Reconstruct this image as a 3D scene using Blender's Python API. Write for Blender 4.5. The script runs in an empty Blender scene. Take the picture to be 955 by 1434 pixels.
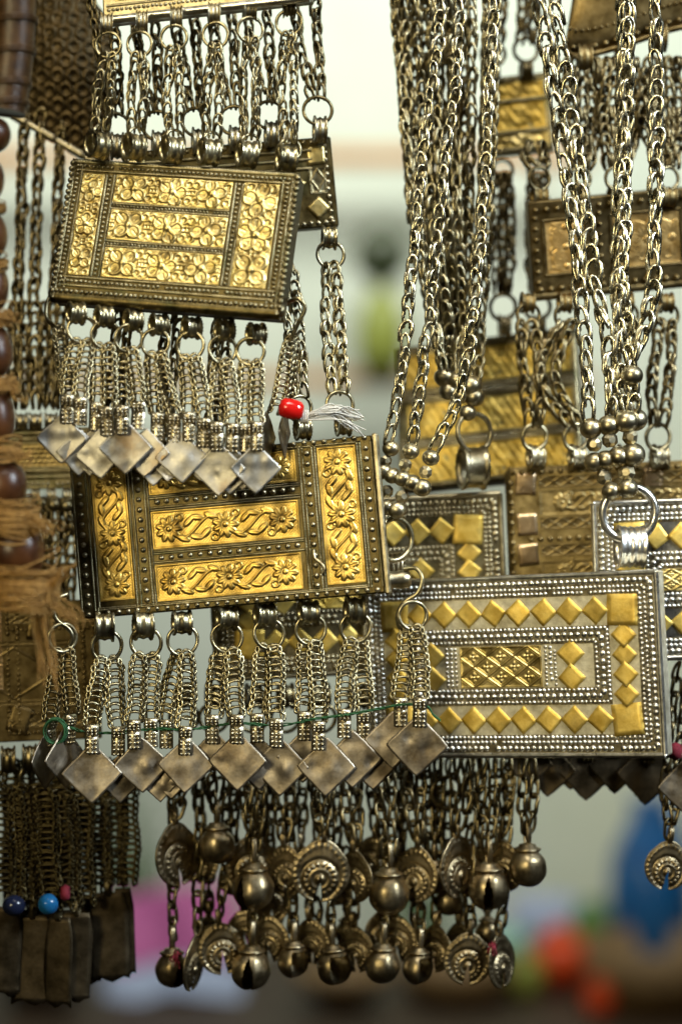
import bpy, math, random
import numpy as np
from mathutils import Matrix, Vector, Euler

random.seed(11)
RNG = np.random.default_rng(11)
PI = math.pi
S0 = 0.0003            # metres per photo unit on the plane of focus
CAM_D = 3000.0         # camera distance in those units (0.9 m)
ZC = 1.35              # eye height
sc = bpy.context.scene
C = sc.collection

# ------------------------------------------------------------------ camera
cam_d = bpy.data.cameras.new('camera')
cam = bpy.data.objects.new('camera', cam_d); C.objects.link(cam)
cam.location = (0, -CAM_D * S0, ZC); cam.rotation_euler = (PI / 2, 0, 0)
cam_d.sensor_fit = 'VERTICAL'; cam_d.sensor_height = 36; cam_d.sensor_width = 24
cam_d.lens = 36 * CAM_D / 1434.0
cam_d.clip_start = 0.02; cam_d.clip_end = 60
cam_d.dof.use_dof = True; cam_d.dof.focus_distance = (CAM_D + 5) * S0
cam_d.dof.aperture_fstop = 2.9
sc.camera = cam

# ------------------------------------------------------------------ world + lamps
w = bpy.data.worlds.new('World'); sc.world = w; w.use_nodes = True
bg = w.node_tree.nodes['Background']
bg.inputs[0].default_value = (1.0, 0.84, 0.58, 1); bg.inputs[1].default_value = 0.009

def area_lamp(name, loc, target, sx, sy, power, col, spread=180):
    l = bpy.data.lights.new(name, 'AREA'); l.shape = 'RECTANGLE'; l.size = sx; l.size_y = sy
    l.energy = power; l.color = col; l.spread = math.radians(spread)
    o = bpy.data.objects.new(name, l); C.objects.link(o); o.location = loc
    o.rotation_euler = (Vector(target) - Vector(loc)).to_track_quat('-Z', 'Y').to_euler()
    return o
area_lamp('added_front_key', (-0.48, -1.40, ZC + 0.45), (0.085, 0, ZC + 0.075), 0.75, 0.55, 0.62, (1.0, 0.86, 0.50), 19)  # added unseen key lamp, so the front faces and gold read bright
area_lamp('skylight', (0.06, -0.34, ZC + 0.66), (0.07, 0.0, ZC + 0.06), 0.4, 0.25, 0.42, (1.0, 0.96, 0.84), 46)
area_lamp('added_side_fill', (0.85, -0.50, ZC + 0.60), (0.09, 0.02, ZC + 0.05), 0.30, 0.4, 0.85, (0.78, 0.90, 1.0), 30)  # cool fill lamp added for the metal to reflect; no window modelled
area_lamp('added_wall_lamp', (0.0, 0.70, ZC + 1.1), (0.0, 1.9, ZC + 0.1), 1.6, 0.5, 13.5, (0.98, 1.0, 0.93), 115)  # unseen lamp added to brighten the back wall

sc.render.engine = 'CYCLES'
sc.cycles.use_denoising = True
sc.cycles.max_bounces = 8; sc.cycles.glossy_bounces = 5; sc.cycles.diffuse_bounces = 3
sc.cycles.caustics_reflective = False; sc.cycles.caustics_refractive = False
vs = sc.view_settings
vs.view_transform = 'Standard'; vs.look = 'None'; vs.exposure = 0.0; vs.gamma = 1.0
vs.use_curve_mapping = False

# ------------------------------------------------------------------ materials
def nodes_of(m):
    m.use_nodes = True
    nt = m.node_tree
    return nt, nt.nodes['Principled BSDF']

def metal(name, c_lo, c_hi, r_lo, r_hi, scale=0.05, bump=0.25, bscale=0.35, metallic=1.0, tint=None, tint_amt=0.35, spec=0.5):
    m = bpy.data.materials.new(name); nt, b = nodes_of(m); N, Lk = nt.nodes, nt.links
    tc = N.new('ShaderNodeTexCoord'); oi = N.new('ShaderNodeObjectInfo')
    mu = N.new('ShaderNodeMath'); mu.operation = 'MULTIPLY'; mu.inputs[1].default_value = 731.0
    Lk.new(oi.outputs['Random'], mu.inputs[0])
    ad = N.new('ShaderNodeVectorMath'); ad.operation = 'ADD'
    Lk.new(tc.outputs['Object'], ad.inputs[0]); Lk.new(mu.outputs[0], ad.inputs[1])
    n1 = N.new('ShaderNodeTexNoise'); n1.inputs['Scale'].default_value = scale
    n1.inputs['Detail'].default_value = 6; n1.inputs['Roughness'].default_value = 0.65
    Lk.new(ad.outputs[0], n1.inputs['Vector'])
    r1 = N.new('ShaderNodeValToRGB')
    r1.color_ramp.elements[0].position = 0.34; r1.color_ramp.elements[0].color = (*c_lo, 1)
    r1.color_ramp.elements[1].position = 0.66; r1.color_ramp.elements[1].color = (*c_hi, 1)
    Lk.new(n1.outputs['Fac'], r1.inputs['Fac'])
    col = r1.outputs['Color']
    if tint:
        n3 = N.new('ShaderNodeTexNoise'); n3.inputs['Scale'].default_value = scale * 0.6; n3.inputs['Detail'].default_value = 4
        a3 = N.new('ShaderNodeVectorMath'); a3.operation = 'ADD'; a3.inputs[1].default_value = (91, 17, 53)
        Lk.new(ad.outputs[0], a3.inputs[0]); Lk.new(a3.outputs[0], n3.inputs['Vector'])
        r3 = N.new('ShaderNodeValToRGB'); r3.color_ramp.elements[0].position = 0.52; r3.color_ramp.elements[1].position = 0.68
        r3.color_ramp.elements[0].color = (0, 0, 0, 1); r3.color_ramp.elements[1].color = (tint_amt,) * 3 + (1,)
        Lk.new(n3.outputs['Fac'], r3.inputs['Fac'])
        mx = N.new('ShaderNodeMix'); mx.data_type = 'RGBA'
        Lk.new(r3.outputs['Color'], mx.inputs['Factor']); Lk.new(col, mx.inputs['A']); mx.inputs['B'].default_value = (*tint, 1)
        col = mx.outputs['Result']
    Lk.new(col, b.inputs['Base Color'])
    b.inputs['Metallic'].default_value = metallic
    b.inputs['Specular IOR Level'].default_value = spec
    n2 = N.new('ShaderNodeTexNoise'); n2.inputs['Scale'].default_value = bscale; n2.inputs['Detail'].default_value = 4
    Lk.new(ad.outputs[0], n2.inputs['Vector'])
    mr = N.new('ShaderNodeMapRange'); mr.inputs['From Min'].default_value = 0.3; mr.inputs['From Max'].default_value = 0.7
    mr.inputs['To Min'].default_value = r_lo; mr.inputs['To Max'].default_value = r_hi
    mix = N.new('ShaderNodeMath'); mix.operation = 'ADD'
    h1 = N.new('ShaderNodeMath'); h1.operation = 'MULTIPLY'; h1.inputs[1].default_value = 0.5
    h2 = N.new('ShaderNodeMath'); h2.operation = 'MULTIPLY'; h2.inputs[1].default_value = 0.5
    Lk.new(n1.outputs['Fac'], h1.inputs[0]); Lk.new(n2.outputs['Fac'], h2.inputs[0])
    Lk.new(h1.outputs[0], mix.inputs[0]); Lk.new(h2.outputs[0], mix.inputs[1])
    Lk.new(mix.outputs[0], mr.inputs['Value']); Lk.new(mr.outputs['Result'], b.inputs['Roughness'])
    if bump:
        bp = N.new('ShaderNodeBump'); bp.inputs['Strength'].default_value = bump * 0.4; bp.inputs['Distance'].default_value = 0.0006
        Lk.new(n2.outputs['Fac'], bp.inputs['Height']); Lk.new(bp.outputs['Normal'], b.inputs['Normal'])
    return m

M = {}
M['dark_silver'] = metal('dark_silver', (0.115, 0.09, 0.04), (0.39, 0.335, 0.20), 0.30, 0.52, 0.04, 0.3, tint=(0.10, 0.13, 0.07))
M['clasp'] = metal('clasp', (0.30, 0.25, 0.15), (0.68, 0.61, 0.45), 0.26, 0.42, 0.06, 0.2)
M['wire_shaded'] = metal('wire_shaded', (0.04, 0.03, 0.012), (0.13, 0.10, 0.045), 0.34, 0.5, 0.06, 0.15)  # chain wire darkened: shade on the lower fringes is in its colour
M['plate_shaded'] = metal('plate_shaded', (0.035, 0.026, 0.014), (0.11, 0.082, 0.048), 0.45, 0.62, 0.03, 0.35, 0.2)  # plate metal with the shade of the low, hidden fringes in its colour
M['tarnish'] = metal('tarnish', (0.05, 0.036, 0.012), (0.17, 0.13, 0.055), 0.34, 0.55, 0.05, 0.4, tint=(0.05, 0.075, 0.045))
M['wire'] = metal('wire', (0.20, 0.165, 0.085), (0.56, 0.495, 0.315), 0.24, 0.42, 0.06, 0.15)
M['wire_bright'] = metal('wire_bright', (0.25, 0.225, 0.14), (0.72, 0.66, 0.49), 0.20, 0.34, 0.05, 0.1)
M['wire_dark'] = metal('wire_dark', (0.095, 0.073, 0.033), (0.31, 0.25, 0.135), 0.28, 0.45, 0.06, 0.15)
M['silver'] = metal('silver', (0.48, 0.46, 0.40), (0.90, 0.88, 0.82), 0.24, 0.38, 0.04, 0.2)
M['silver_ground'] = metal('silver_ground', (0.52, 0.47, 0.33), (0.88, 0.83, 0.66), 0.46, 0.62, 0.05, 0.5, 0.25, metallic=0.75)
M['silver_mid'] = metal('silver_mid', (0.21, 0.175, 0.10), (0.55, 0.48, 0.32), 0.28, 0.45, 0.04, 0.25)
M['gold'] = metal('gold', (0.50, 0.31, 0.06), (0.90, 0.64, 0.19), 0.32, 0.48, 0.05, 0.3, 0.3, tint=(0.11, 0.065, 0.02), tint_amt=0.75)
M['gold_pale'] = metal('gold_pale', (0.50, 0.37, 0.11), (0.88, 0.72, 0.34), 0.34, 0.48, 0.05, 0.25, 0.25, tint=(0.16, 0.10, 0.03), tint_amt=0.7)
M['gold_foil'] = metal('gold_foil', (0.66, 0.42, 0.06), (0.90, 0.66, 0.17), 0.42, 0.6, 0.05, 0.35, 0.35, metallic=0.6, tint=(0.30, 0.19, 0.05), tint_amt=0.5)
M['gold_rust'] = metal('gold_rust', (0.17, 0.12, 0.045), (0.45, 0.34, 0.15), 0.34, 0.55, 0.05, 0.4, 0.25)
M['copper'] = metal('copper', (0.36, 0.24, 0.12), (0.60, 0.44, 0.27), 0.30, 0.45, 0.05, 0.3)
M['gold_copper'] = metal('gold_copper', (0.62, 0.36, 0.10), (0.95, 0.66, 0.27), 0.38, 0.55, 0.05, 0.3)
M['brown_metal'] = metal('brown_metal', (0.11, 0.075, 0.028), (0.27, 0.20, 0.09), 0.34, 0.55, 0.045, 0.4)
M['plate_grey'] = metal('plate_grey', (0.30, 0.275, 0.22), (0.54, 0.51, 0.45), 0.42, 0.58, 0.03, 0.25, 0.2, tint=(0.26, 0.17, 0.08), tint_amt=0.8)
M['plate_brown'] = metal('plate_brown', (0.17, 0.135, 0.09), (0.42, 0.36, 0.275), 0.40, 0.58, 0.03, 0.3, 0.2, tint=(0.12, 0.08, 0.04), tint_amt=0.7)
M['bell'] = metal('bell', (0.17, 0.125, 0.06), (0.46, 0.37, 0.225), 0.30, 0.46, 0.03, 0.25, 0.2)
M['pitted'] = metal('pitted', (0.045, 0.033, 0.016), (0.12, 0.085, 0.042), 0.4, 0.6, 0.04, 0.4)
def plain(name, a, b_, rough, scale=0.05, bump=0.2, bscale=0.3, spec=0.5):
    return metal(name, a, b_, rough, rough + 0.08, scale, bump, bscale, metallic=0.0, spec=spec)
M['red'] = plain('red_glass', (0.50, 0.008, 0.006), (0.66, 0.012, 0.01), 0.12, 0.05, 0.05)
M['blue'] = plain('blue_glass', (0.01, 0.10, 0.26), (0.02, 0.16, 0.38), 0.12)
M['navy'] = plain('navy_glass', (0.008, 0.012, 0.03), (0.015, 0.02, 0.05), 0.15)
M['white_thread'] = plain('white_thread', (0.48, 0.44, 0.37), (0.66, 0.62, 0.54), 0.8, 0.2)
M['green_thread'] = plain('green_thread', (0.01, 0.055, 0.015), (0.02, 0.11, 0.03), 0.7, 0.2)
M['red_thread'] = plain('red_thread', (0.16, 0.01, 0.02), (0.25, 0.015, 0.03), 0.8, 0.2)
M['wood'] = plain('wood_bead', (0.045, 0.016, 0.006), (0.12, 0.045, 0.014), 0.30, 0.03, 0.3, 0.12)
M['leather'] = plain('leather', (0.035, 0.016, 0.005), (0.10, 0.048, 0.014), 0.36, 0.06, 0.5, 0.4)
M['raffia'] = plain('raffia', (0.24, 0.12, 0.025), (0.46, 0.26, 0.07), 0.75, 0.12, 0.2)
M['wall'] = plain('wall_paint', (0.61, 0.67, 0.56), (0.67, 0.72, 0.61), 0.7, 0.004, 0.1, 0.05, 0.2)
M['shelf'] = plain('shelf_wood', (0.48, 0.23, 0.07), (0.60, 0.31, 0.11), 0.5, 0.01)
M['table'] = plain('table_wood', (0.02, 0.012, 0.005), (0.05, 0.028, 0.012), 0.5, 0.006)
M['pink'] = plain('pink_cloth', (0.46, 0.10, 0.30), (0.58, 0.16, 0.38), 0.8, 0.01)
M['white_cloth'] = plain('white_cloth', (0.30, 0.36, 0.52), (0.40, 0.46, 0.62), 0.8, 0.01)
M['blue_paint'] = plain('blue_glaze', (0.008, 0.08, 0.26), (0.015, 0.13, 0.36), 0.25, 0.01)
M['red_paint'] = plain('red_lacquer', (0.60, 0.05, 0.008), (0.75, 0.09, 0.015), 0.35, 0.01)
M['teal'] = plain('teal_glaze', (0.18, 0.42, 0.36), (0.28, 0.55, 0.47), 0.25, 0.01)
M['leaf'] = plain('leaf_green', (0.035, 0.13, 0.015), (0.10, 0.26, 0.04), 0.5, 0.02)
M['bottle'] = plain('bottle_glaze', (0.03, 0.045, 0.02), (0.07, 0.085, 0.04), 0.25, 0.01)
M['olive'] = plain('olive_glaze', (0.22, 0.26, 0.04), (0.32, 0.36, 0.07), 0.4, 0.01)
M['basket'] = plain('basket_brown', (0.13, 0.08, 0.03), (0.24, 0.15, 0.06), 0.6, 0.02)

# ------------------------------------------------------------------ mesh builder
class MB:
    def __init__(s): s.v = []; s.f = []; s.n = 0
    def add(s, v, f, mat=None):
        v = np.asarray(v, float).reshape(-1, 3)
        if mat is not None:
            m = np.array(mat); v = v @ m[:3, :3].T + m[:3, 3]
        s.v.append(v); n = s.n
        s.f.extend([tuple(int(i) + n for i in q) for q in f]); s.n += len(v)
        return s
    def mesh(s, name, mat, smooth=True):
        me = bpy.data.meshes.new(name)
        me.from_pydata(np.concatenate(s.v).tolist(), [], s.f)
        me.polygons.foreach_set('use_smooth', [smooth] * len(me.polygons))
        if mat is not None: me.materials.append(M[mat])
        me.update(); return me

def grid_faces(nu, nv, wu=False, wv=False):
    f = []
    for i in range(nu if wu else nu - 1):
        for j in range(nv if wv else nv - 1):
            a = i * nv + j; b = ((i + 1) % nu) * nv + j
            c = ((i + 1) % nu) * nv + (j + 1) % nv; d = i * nv + (j + 1) % nv
            f.append((a, b, c, d))
    return f

def tube(path, r, n=6, closed=False, flat=None):
    p = np.asarray(path, float); m = len(p)
    r = np.broadcast_to(np.asarray(r, float), (m,))
    if closed: t = np.roll(p, -1, 0) - np.roll(p, 1, 0)
    else: t = np.gradient(p, axis=0)
    t /= np.linalg.norm(t, axis=1)[:, None] + 1e-12
    u = np.cross(t[0], (0.3, 1, 0.2)); u /= np.linalg.norm(u)
    U = [u]
    for i in range(1, m):
        u = U[-1] - t[i] * np.dot(U[-1], t[i]); u /= np.linalg.norm(u) + 1e-12; U.append(u)
    U = np.array(U)
    if closed:      # take out the twist between the last frame and the first
        u = U[-1] - t[0] * np.dot(U[-1], t[0]); u /= np.linalg.norm(u)
        a = math.atan2(np.dot(np.cross(u, U[0]), t[0]), np.dot(u, U[0]))
        ang = a * np.arange(m) / m
        Vv = np.cross(t, U); U = U * np.cos(ang)[:, None] + Vv * np.sin(ang)[:, None]
    V = np.cross(t, U)
    th = np.arange(n) * 2 * PI / n
    v = p[:, None, :] + r[:, None, None] * (np.cos(th)[None, :, None] * U[:, None, :] + np.sin(th)[None, :, None] * V[:, None, :])
    f = grid_faces(m, n, closed, True)
    v = v.reshape(-1, 3)
    if not closed:
        f = f + [tuple(range(n))[::-1], tuple(range((m - 1) * n, m * n))]
    return v, f

def spline(pts, n=8, closed=False):
    p = np.asarray(pts, float); m = len(p); out = []
    for i in range(m if closed else m - 1):
        if closed: a, b, c, d = p[(i - 1) % m], p[i], p[(i + 1) % m], p[(i + 2) % m]
        else: a, b, c, d = p[max(i - 1, 0)], p[i], p[i + 1], p[min(i + 2, m - 1)]
        for k in range(n):
            t = k / n
            out.append(0.5 * (2 * b + (c - a) * t + (2 * a - 5 * b + 4 * c - d) * t * t + (3 * b - a - 3 * c + d) * t ** 3))
    if not closed: out.append(p[-1])
    return np.array(out)

def sphere(c, r, nu=14, nv=8, sq=(1, 1, 1)):
    th = np.arange(nu) * 2 * PI / nu; ph = np.linspace(0.02, PI - 0.02, nv)
    v = np.stack([np.outer(np.cos(th), np.sin(ph)) * sq[0], np.outer(np.sin(th), np.sin(ph)) * sq[1], np.outer(np.ones(nu), np.cos(ph)) * sq[2]], -1) * r + np.array(c)
    f = grid_faces(nu, nv, True, False)
    return v.reshape(-1, 3), f + [tuple(i * nv for i in range(nu))[::-1], tuple(i * nv + nv - 1 for i in range(nu))]

def dome(c, r, h, nu=8):          # a bead or stud standing on a face whose outward side is -y
    v, f = [], []
    for k, (rr, hh) in enumerate(((1.0, 0.0), (0.88, 0.5), (0.55, 0.86))):
        for i in range(nu):
            a = 2 * PI * i / nu
            v.append((c[0] + r * rr * math.cos(a), c[1] - h * hh, c[2] + r * rr * math.sin(a)))
    v.append((c[0], c[1] - h, c[2]))
    for k in range(2):
        for i in range(nu):
            f.append((k * nu + i, (k * nu + (i + 1) % nu), (k + 1) * nu + (i + 1) % nu, (k + 1) * nu + i))
    for i in range(nu): f.append((2 * nu + i, 2 * nu + (i + 1) % nu, 3 * nu))
    return v, f

def slab(w, d, h, c=1.5):          # bevelled block: front face at y=0, depth d behind it
    v, f = [], []
    prof = ((0, c), (c, 0), (d - c, 0), (d, c))
    for y, ins in prof:
        x, z = w / 2 - ins, h / 2 - ins
        cc = c if ins == 0 else c * 0.4
        v += [(-x + cc, y, -z), (x - cc, y, -z), (x, y, -z + cc), (x, y, z - cc), (x - cc, y, z), (-x + cc, y, z), (-x, y, z - cc), (-x, y, -z + cc)]
    for k in range(3):
        for i in range(8):
            f.append((k * 8 + i, (k + 1) * 8 + i, (k + 1) * 8 + (i + 1) % 8, k * 8 + (i + 1) % 8))
    f.append(tuple(range(8))); f.append(tuple(range(24, 32))[::-1])
    return v, f

def lathe(prof, n=24, axis='z', mod=None):
    p = np.asarray(prof, float); th = np.arange(n) * 2 * PI / n
    r = p[:, 0][None, :] * np.ones((n, 1))
    if mod is not None: r = r + mod[None, :] * np.cos(th * (n // 2))[:, None]
    a = r * np.cos(th)[:, None]; b = r * np.sin(th)[:, None]; z = np.ones((n, 1)) * p[:, 1][None, :]
    v = np.stack([a, b, z], -1) if axis == 'z' else np.stack([z, a, b], -1)
    return v.reshape(-1, 3), grid_faces(n, len(p), True, False)

def thicken(v, f, th):
    v = np.asarray(v, float); n = len(v); b = v.copy(); b[:, 1] += th
    e = {}
    for q in f:
        for i in range(len(q)):
            a, c = q[i], q[(i + 1) % len(q)]; e[(a, c)] = 1
    side = [(a, c, c + n, a + n)[::-1] for (a, c) in e if (c, a) not in e]
    return np.vstack([v, b]), list(f) + [tuple(i + n for i in q[::-1]) for q in f] + side

# ------------------------------------------------------------------ placing
def P(px, py, d):                 # photo position at depth d (units behind the plane of focus) -> units
    k = (CAM_D + d) / CAM_D
    return np.array(((px - 477.5) * k, d, -(py - 717.0) * k))

def obj(name, me, parent, loc=(0, 0, 0), rot=None, scale=None):
    o = bpy.data.objects.new(name, me); C.objects.link(o)
    if parent is not None: o.parent = parent
    o.location = loc
    if rot is not None: o.rotation_euler = rot if not isinstance(rot, Matrix) else rot.to_euler()
    if scale is not None: o.scale = (scale,) * 3 if np.isscalar(scale) else scale
    return o

class Thing:
    def __init__(s, name, label, cat, px, py, d, group=None):
        s.a = P(px, py, d); s.d = d; s.k = 1 + d / CAM_D
        o = bpy.data.objects.new(name, None); C.objects.link(o)
        o.empty_display_size = 5
        o.location = (s.a[0] * S0, s.a[1] * S0, s.a[2] * S0 + ZC); o.scale = (S0,) * 3
        o['label'] = label; o['category'] = cat
        if group: o['group'] = group
        s.o = o
    def L(s, px, py, d=None): return P(px, py, s.d if d is None else d) - s.a
    def put(s, name, me, px, py, d=None, rot=(0, 0, 0), scale=1.0):
        return obj(name, me, s.o, s.L(px, py, d), rot, scale)

_cache = {}
def cached(key, fn):
    if key not in _cache: _cache[key] = fn()
    return _cache[key]

# ------------------------------------------------------------------ small metalwork
def link_path(L, W, b, n=20):
    t = np.arange(n) * 2 * PI / n; s, c = np.sin(t), np.cos(t)
    z = L * (np.sqrt(c * c + 0.03) - 0.173) / (1.015 - 0.173)
    x = W / 2 * s * (1 - 0.5 * s ** 4) * 1.25
    y = b * np.tanh(2.2 * c)
    return np.stack([x, y, z], -1)
def link_mesh(mat, L=22, W=15, b=3.2, r=1.7, var=0):
    def fn():
        p = link_path(L, W, b); rg = np.random.default_rng(var + 5)
        p[:, 0] *= 1 + 0.16 * rg.normal(); p[:, 0] += 0.08 * rg.normal() * (p[:, 2] - L / 2); p[:, 1] += 0.6 * np.sin(p[:, 2] * 0.3 + var)
        m = MB(); m.add(*tube(p, r, 6, True)); return m.mesh('link', mat)
    return cached(('link', mat, L, W, b, r, var), fn)
def oval_mesh(mat, L=30, W=15, r=2.4, var=0):          # long figure-of-eight link
    def fn():
        t = np.arange(22) * 2 * PI / 22
        x = W / 2 * np.sin(t) * (1 - 0.25 * np.sin(t) ** 4) + 0.6 * math.sin(var * 2.1)
        p = np.stack([x, 1.8 * np.sin(2 * t + var), L / 2 * np.cos(t)], -1)
        m = MB(); m.add(*tube(p, r, 6, True)); return m.mesh('link', mat)
    return cached(('oval', mat, L, W, r, var), fn)

def resample(p, step):
    seg = np.linalg.norm(np.diff(p, axis=0), axis=1); s = np.concatenate([[0], np.cumsum(seg)])
    n = max(int(round(s[-1] / step)), 1); q = np.linspace(0, s[-1], n + 1)
    return np.stack([np.interp(q, s, p[:, k]) for k in range(3)], -1)

def chain(T, pts, mat='wire', L=22, W=15, r=1.7, pitch=None, jit=0.35, kind='loop', tilt=0.0):
    """pts: (px, py, d) from top to bottom; each link is an object of its own"""
    pts = [(*q, T.d) if len(q) == 2 else q for q in pts]
    k = T.k; L *= k; W *= k * 1.05; r *= k * 1.22
    pitch = (pitch or (0.68 * L / k if kind == 'loop' else 0.76 * L / k)) * k
    p = spline([P(*q) - T.a for q in pts], 10) if len(pts) > 2 else np.array([P(*q) - T.a for q in pts])
    q = resample(p, pitch)
    for i in range(len(q) - 1):
        a, c = q[i], q[i + 1]
        z = Vector(a - c).normalized()
        x = Vector((1, 0, 0)); x = (x - z * x.dot(z)).normalized(); y = z.cross(x)
        R = Matrix((x, y, z)).transposed()
        if kind == 'loop':
            ang = tilt + random.gauss(0, jit) + (0.25 if i % 2 else -0.25)
            me = link_mesh(mat, round(L, 1), round(W, 1), 3.2 * k, round(r, 2), random.randrange(8)); pos = c
        else:
            ang = tilt + (0.5 if i % 2 else -0.75) + random.gauss(0, jit)
            me = oval_mesh(mat, round(L, 1), round(W, 1), round(r, 2), random.randrange(3)); pos = (a + c) / 2
        R = Matrix.Rotation(random.gauss(0, 0.05), 3, 'Y') @ R @ Matrix.Rotation(ang, 3, 'Z')
        obj('link', me, T.o, pos + np.array((random.gauss(0, 0.6), 0, 0)), R, (random.uniform(.88, 1.12), 1, random.uniform(.96, 1.07)))

def ring_mesh(mat, R, r, var=0):
    def fn():
        t = np.arange(32) * 2 * PI / 32
        rr = R * (1 + 0.02 * np.sin(2 * t + var) + 0.01 * np.sin(3 * t))
        p = np.stack([rr * np.cos(t), 0.6 * np.sin(2 * t + var), rr * np.sin(t)], -1)
        m = MB(); m.add(*tube(p, r * (1 + 0.06 * np.sin(5 * t + var)), 8, True)); return m.mesh('ring', mat)
    return cached(('ring', mat, R, r, var), fn)
def ring(T, px, py, d=None, R=20, r=2.6, mat='wire', yaw=0.0, pitch=0.0):
    k = T.k
    return T.put('ring', ring_mesh(mat, R, r, random.randrange(4)), px, py, d, (pitch, 0, yaw), k)

def bail_mesh(mat, R, w, ribs):
    def fn():
        prof, mod = [], []
        n = 17
        for i in range(n):
            x = -w / 2 + w * i / (n - 1); e = abs(x) / (w / 2)
            rr = R + (1.6 if e > 0.72 else 0) + (0.9 * math.cos(ribs * PI * i / (n - 1) * 2) if ribs > 2 else (1.4 * math.exp(-(x / (w * 0.12)) ** 2) if ribs else 0))
            prof.append((rr, x)); mod.append(1.2 if (0.72 < e and ribs <= 2) else 0.0)
        for i in range(5):
            prof.append((R - 2.6, w / 2 - w * i / 4)); mod.append(0)
        prof.append(prof[0]); mod.append(mod[0])
        m = MB(); v, f = lathe(prof, 40, 'x', np.array(mod)); m.add(v, f); return m.mesh('bail', mat)
    return cached(('bail', mat, R, w, ribs), fn)
def bail(T, px, py, d=None, R=13, w=24, mat='wire', yaw=0.5, roll=0.0, sz=1.15, ribs=1):
    return T.put('bail', bail_mesh(mat, R, w, ribs), px, py, d, (0, roll, yaw), (T.k, T.k, T.k * sz))

def braid_mesh(mat, n, w, var=0):
    def fn():
        m = MB(); p = 8.6; rg = np.random.default_rng(var + 40); h = w / 2
        for i in range(n):
            z = -i * p
            j = rg.normal(0, 0.85, 6); a = h * (0.72 if i == 0 else rg.uniform(.88, 1.08))
            pts = [(-a * .72, -2.5, z + j[0]), (0, -3.4, z + 1.6 + j[1]), (a * .72, -2.5, z + j[2]), (a * 1.02, -3, z - 3.2), (a * 1.08, 0.5, z - 9.5),
                   (a * .72, 3.6, z - 12 + j[3]), (a * .62, 1.2, z - 6), (a * .55, 2.6, z + 1), (0, 3.2, z + 2.2 + j[5]), (-a * .55, 2.6, z + 1), (-a * .62, 1.2, z - 6),
                   (-a * .72, 3.6, z - 12 + j[4]), (-a * 1.08, 0.5, z - 9.5), (-a * 1.02, -3, z - 3.2)]
            sp = spline(pts, 3, True)
            m.add(*tube(sp, 1.75, 5, True))
            for s in (-1, 1):       # small linking loops down each edge
                c = np.array((s * a * 0.95, -3.0, z - 6.0)); t = np.arange(8) * 2 * PI / 8
                q = np.stack([c[0] + 2.7 * np.cos(t), c[1] + 1.6 * np.sin(t + s), c[2] + 5.2 * np.sin(t)], -1)
                m.add(*tube(q, 1.65, 5, True))
        v = np.concatenate(m.v); zz = v[:, 2]
        m.v = [v + np.stack([1.6 * np.sin(zz * 0.06 + var * 1.7), 1.2 * np.cos(zz * 0.05 + var), 0 * zz], -1)]
        return m.mesh('braided_chain', mat)
    return cached(('braid', mat, n, w, var), fn)
def braid(T, a, b, w=22, mat='wire', d=None, yaw=None):
    """double loop-in-loop chain from photo point a (top) to b (bottom)"""
    d = T.d if d is None else d
    A, B = T.L(*a, d), T.L(*b, d); v = B - A; ln = float(np.linalg.norm(v))
    n = max(int(round((ln - 10 * T.k) / (8.6 * T.k))), 2); me = braid_mesh(mat, n, w, random.randrange(6))
    z = Vector(-v).normalized(); x = Vector((1, 0, 0)); x = (x - z * x.dot(z)).normalized()
    R = Matrix((x, z.cross(x), z)).transposed() @ Matrix.Rotation(random.uniform(-.35, .35) if yaw is None else yaw, 3, 'Z')
    s = ln / ((n - 1) * 8.6 + 12)
    return obj('braided_chain', me, T.o, A, R, (T.k, T.k, s))

def clasp_mesh(mat, w=17, h=40):
    def fn():
        m = MB()
        prof = [(0, 0), (-2.5, 2), (-4.5, 6), (-5, 10), (-3.5, 14), (0, 15.5), (3, 13), (2.6, 8)]
        prof = [(y, z - 0) for y, z in prof]
        strip = [(-1.2 - .8 * math.sin(q * 3), -(h - 15) * (1 - q)) for q in (0, .25, .5, .75)] + prof
        sp = spline([(0, y, z) for y, z in strip], 4)
        v = [];
        for s in sp: v += [(-w / 2, s[1], s[2]), (w / 2, s[1], s[2])]
        f = [(2 * i, 2 * i + 1, 2 * i + 3, 2 * i + 2) for i in range(len(sp) - 1)]
        vv, ff = np.array(v), f
        m.add(*thicken(vv, ff, 1.6))
        for i in range(3):
            x = (i - 1) * w * 0.3
            for k in range(8):
                q = sp[int(len(sp) * (0.03 + 0.085 * k))]
                m.add(*sphere((x, q[1] - 0.3, q[2]), 2.2, 7, 5))
        return m.mesh('clasp', mat)
    return cached(('clasp', mat, w, h), fn)

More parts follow.
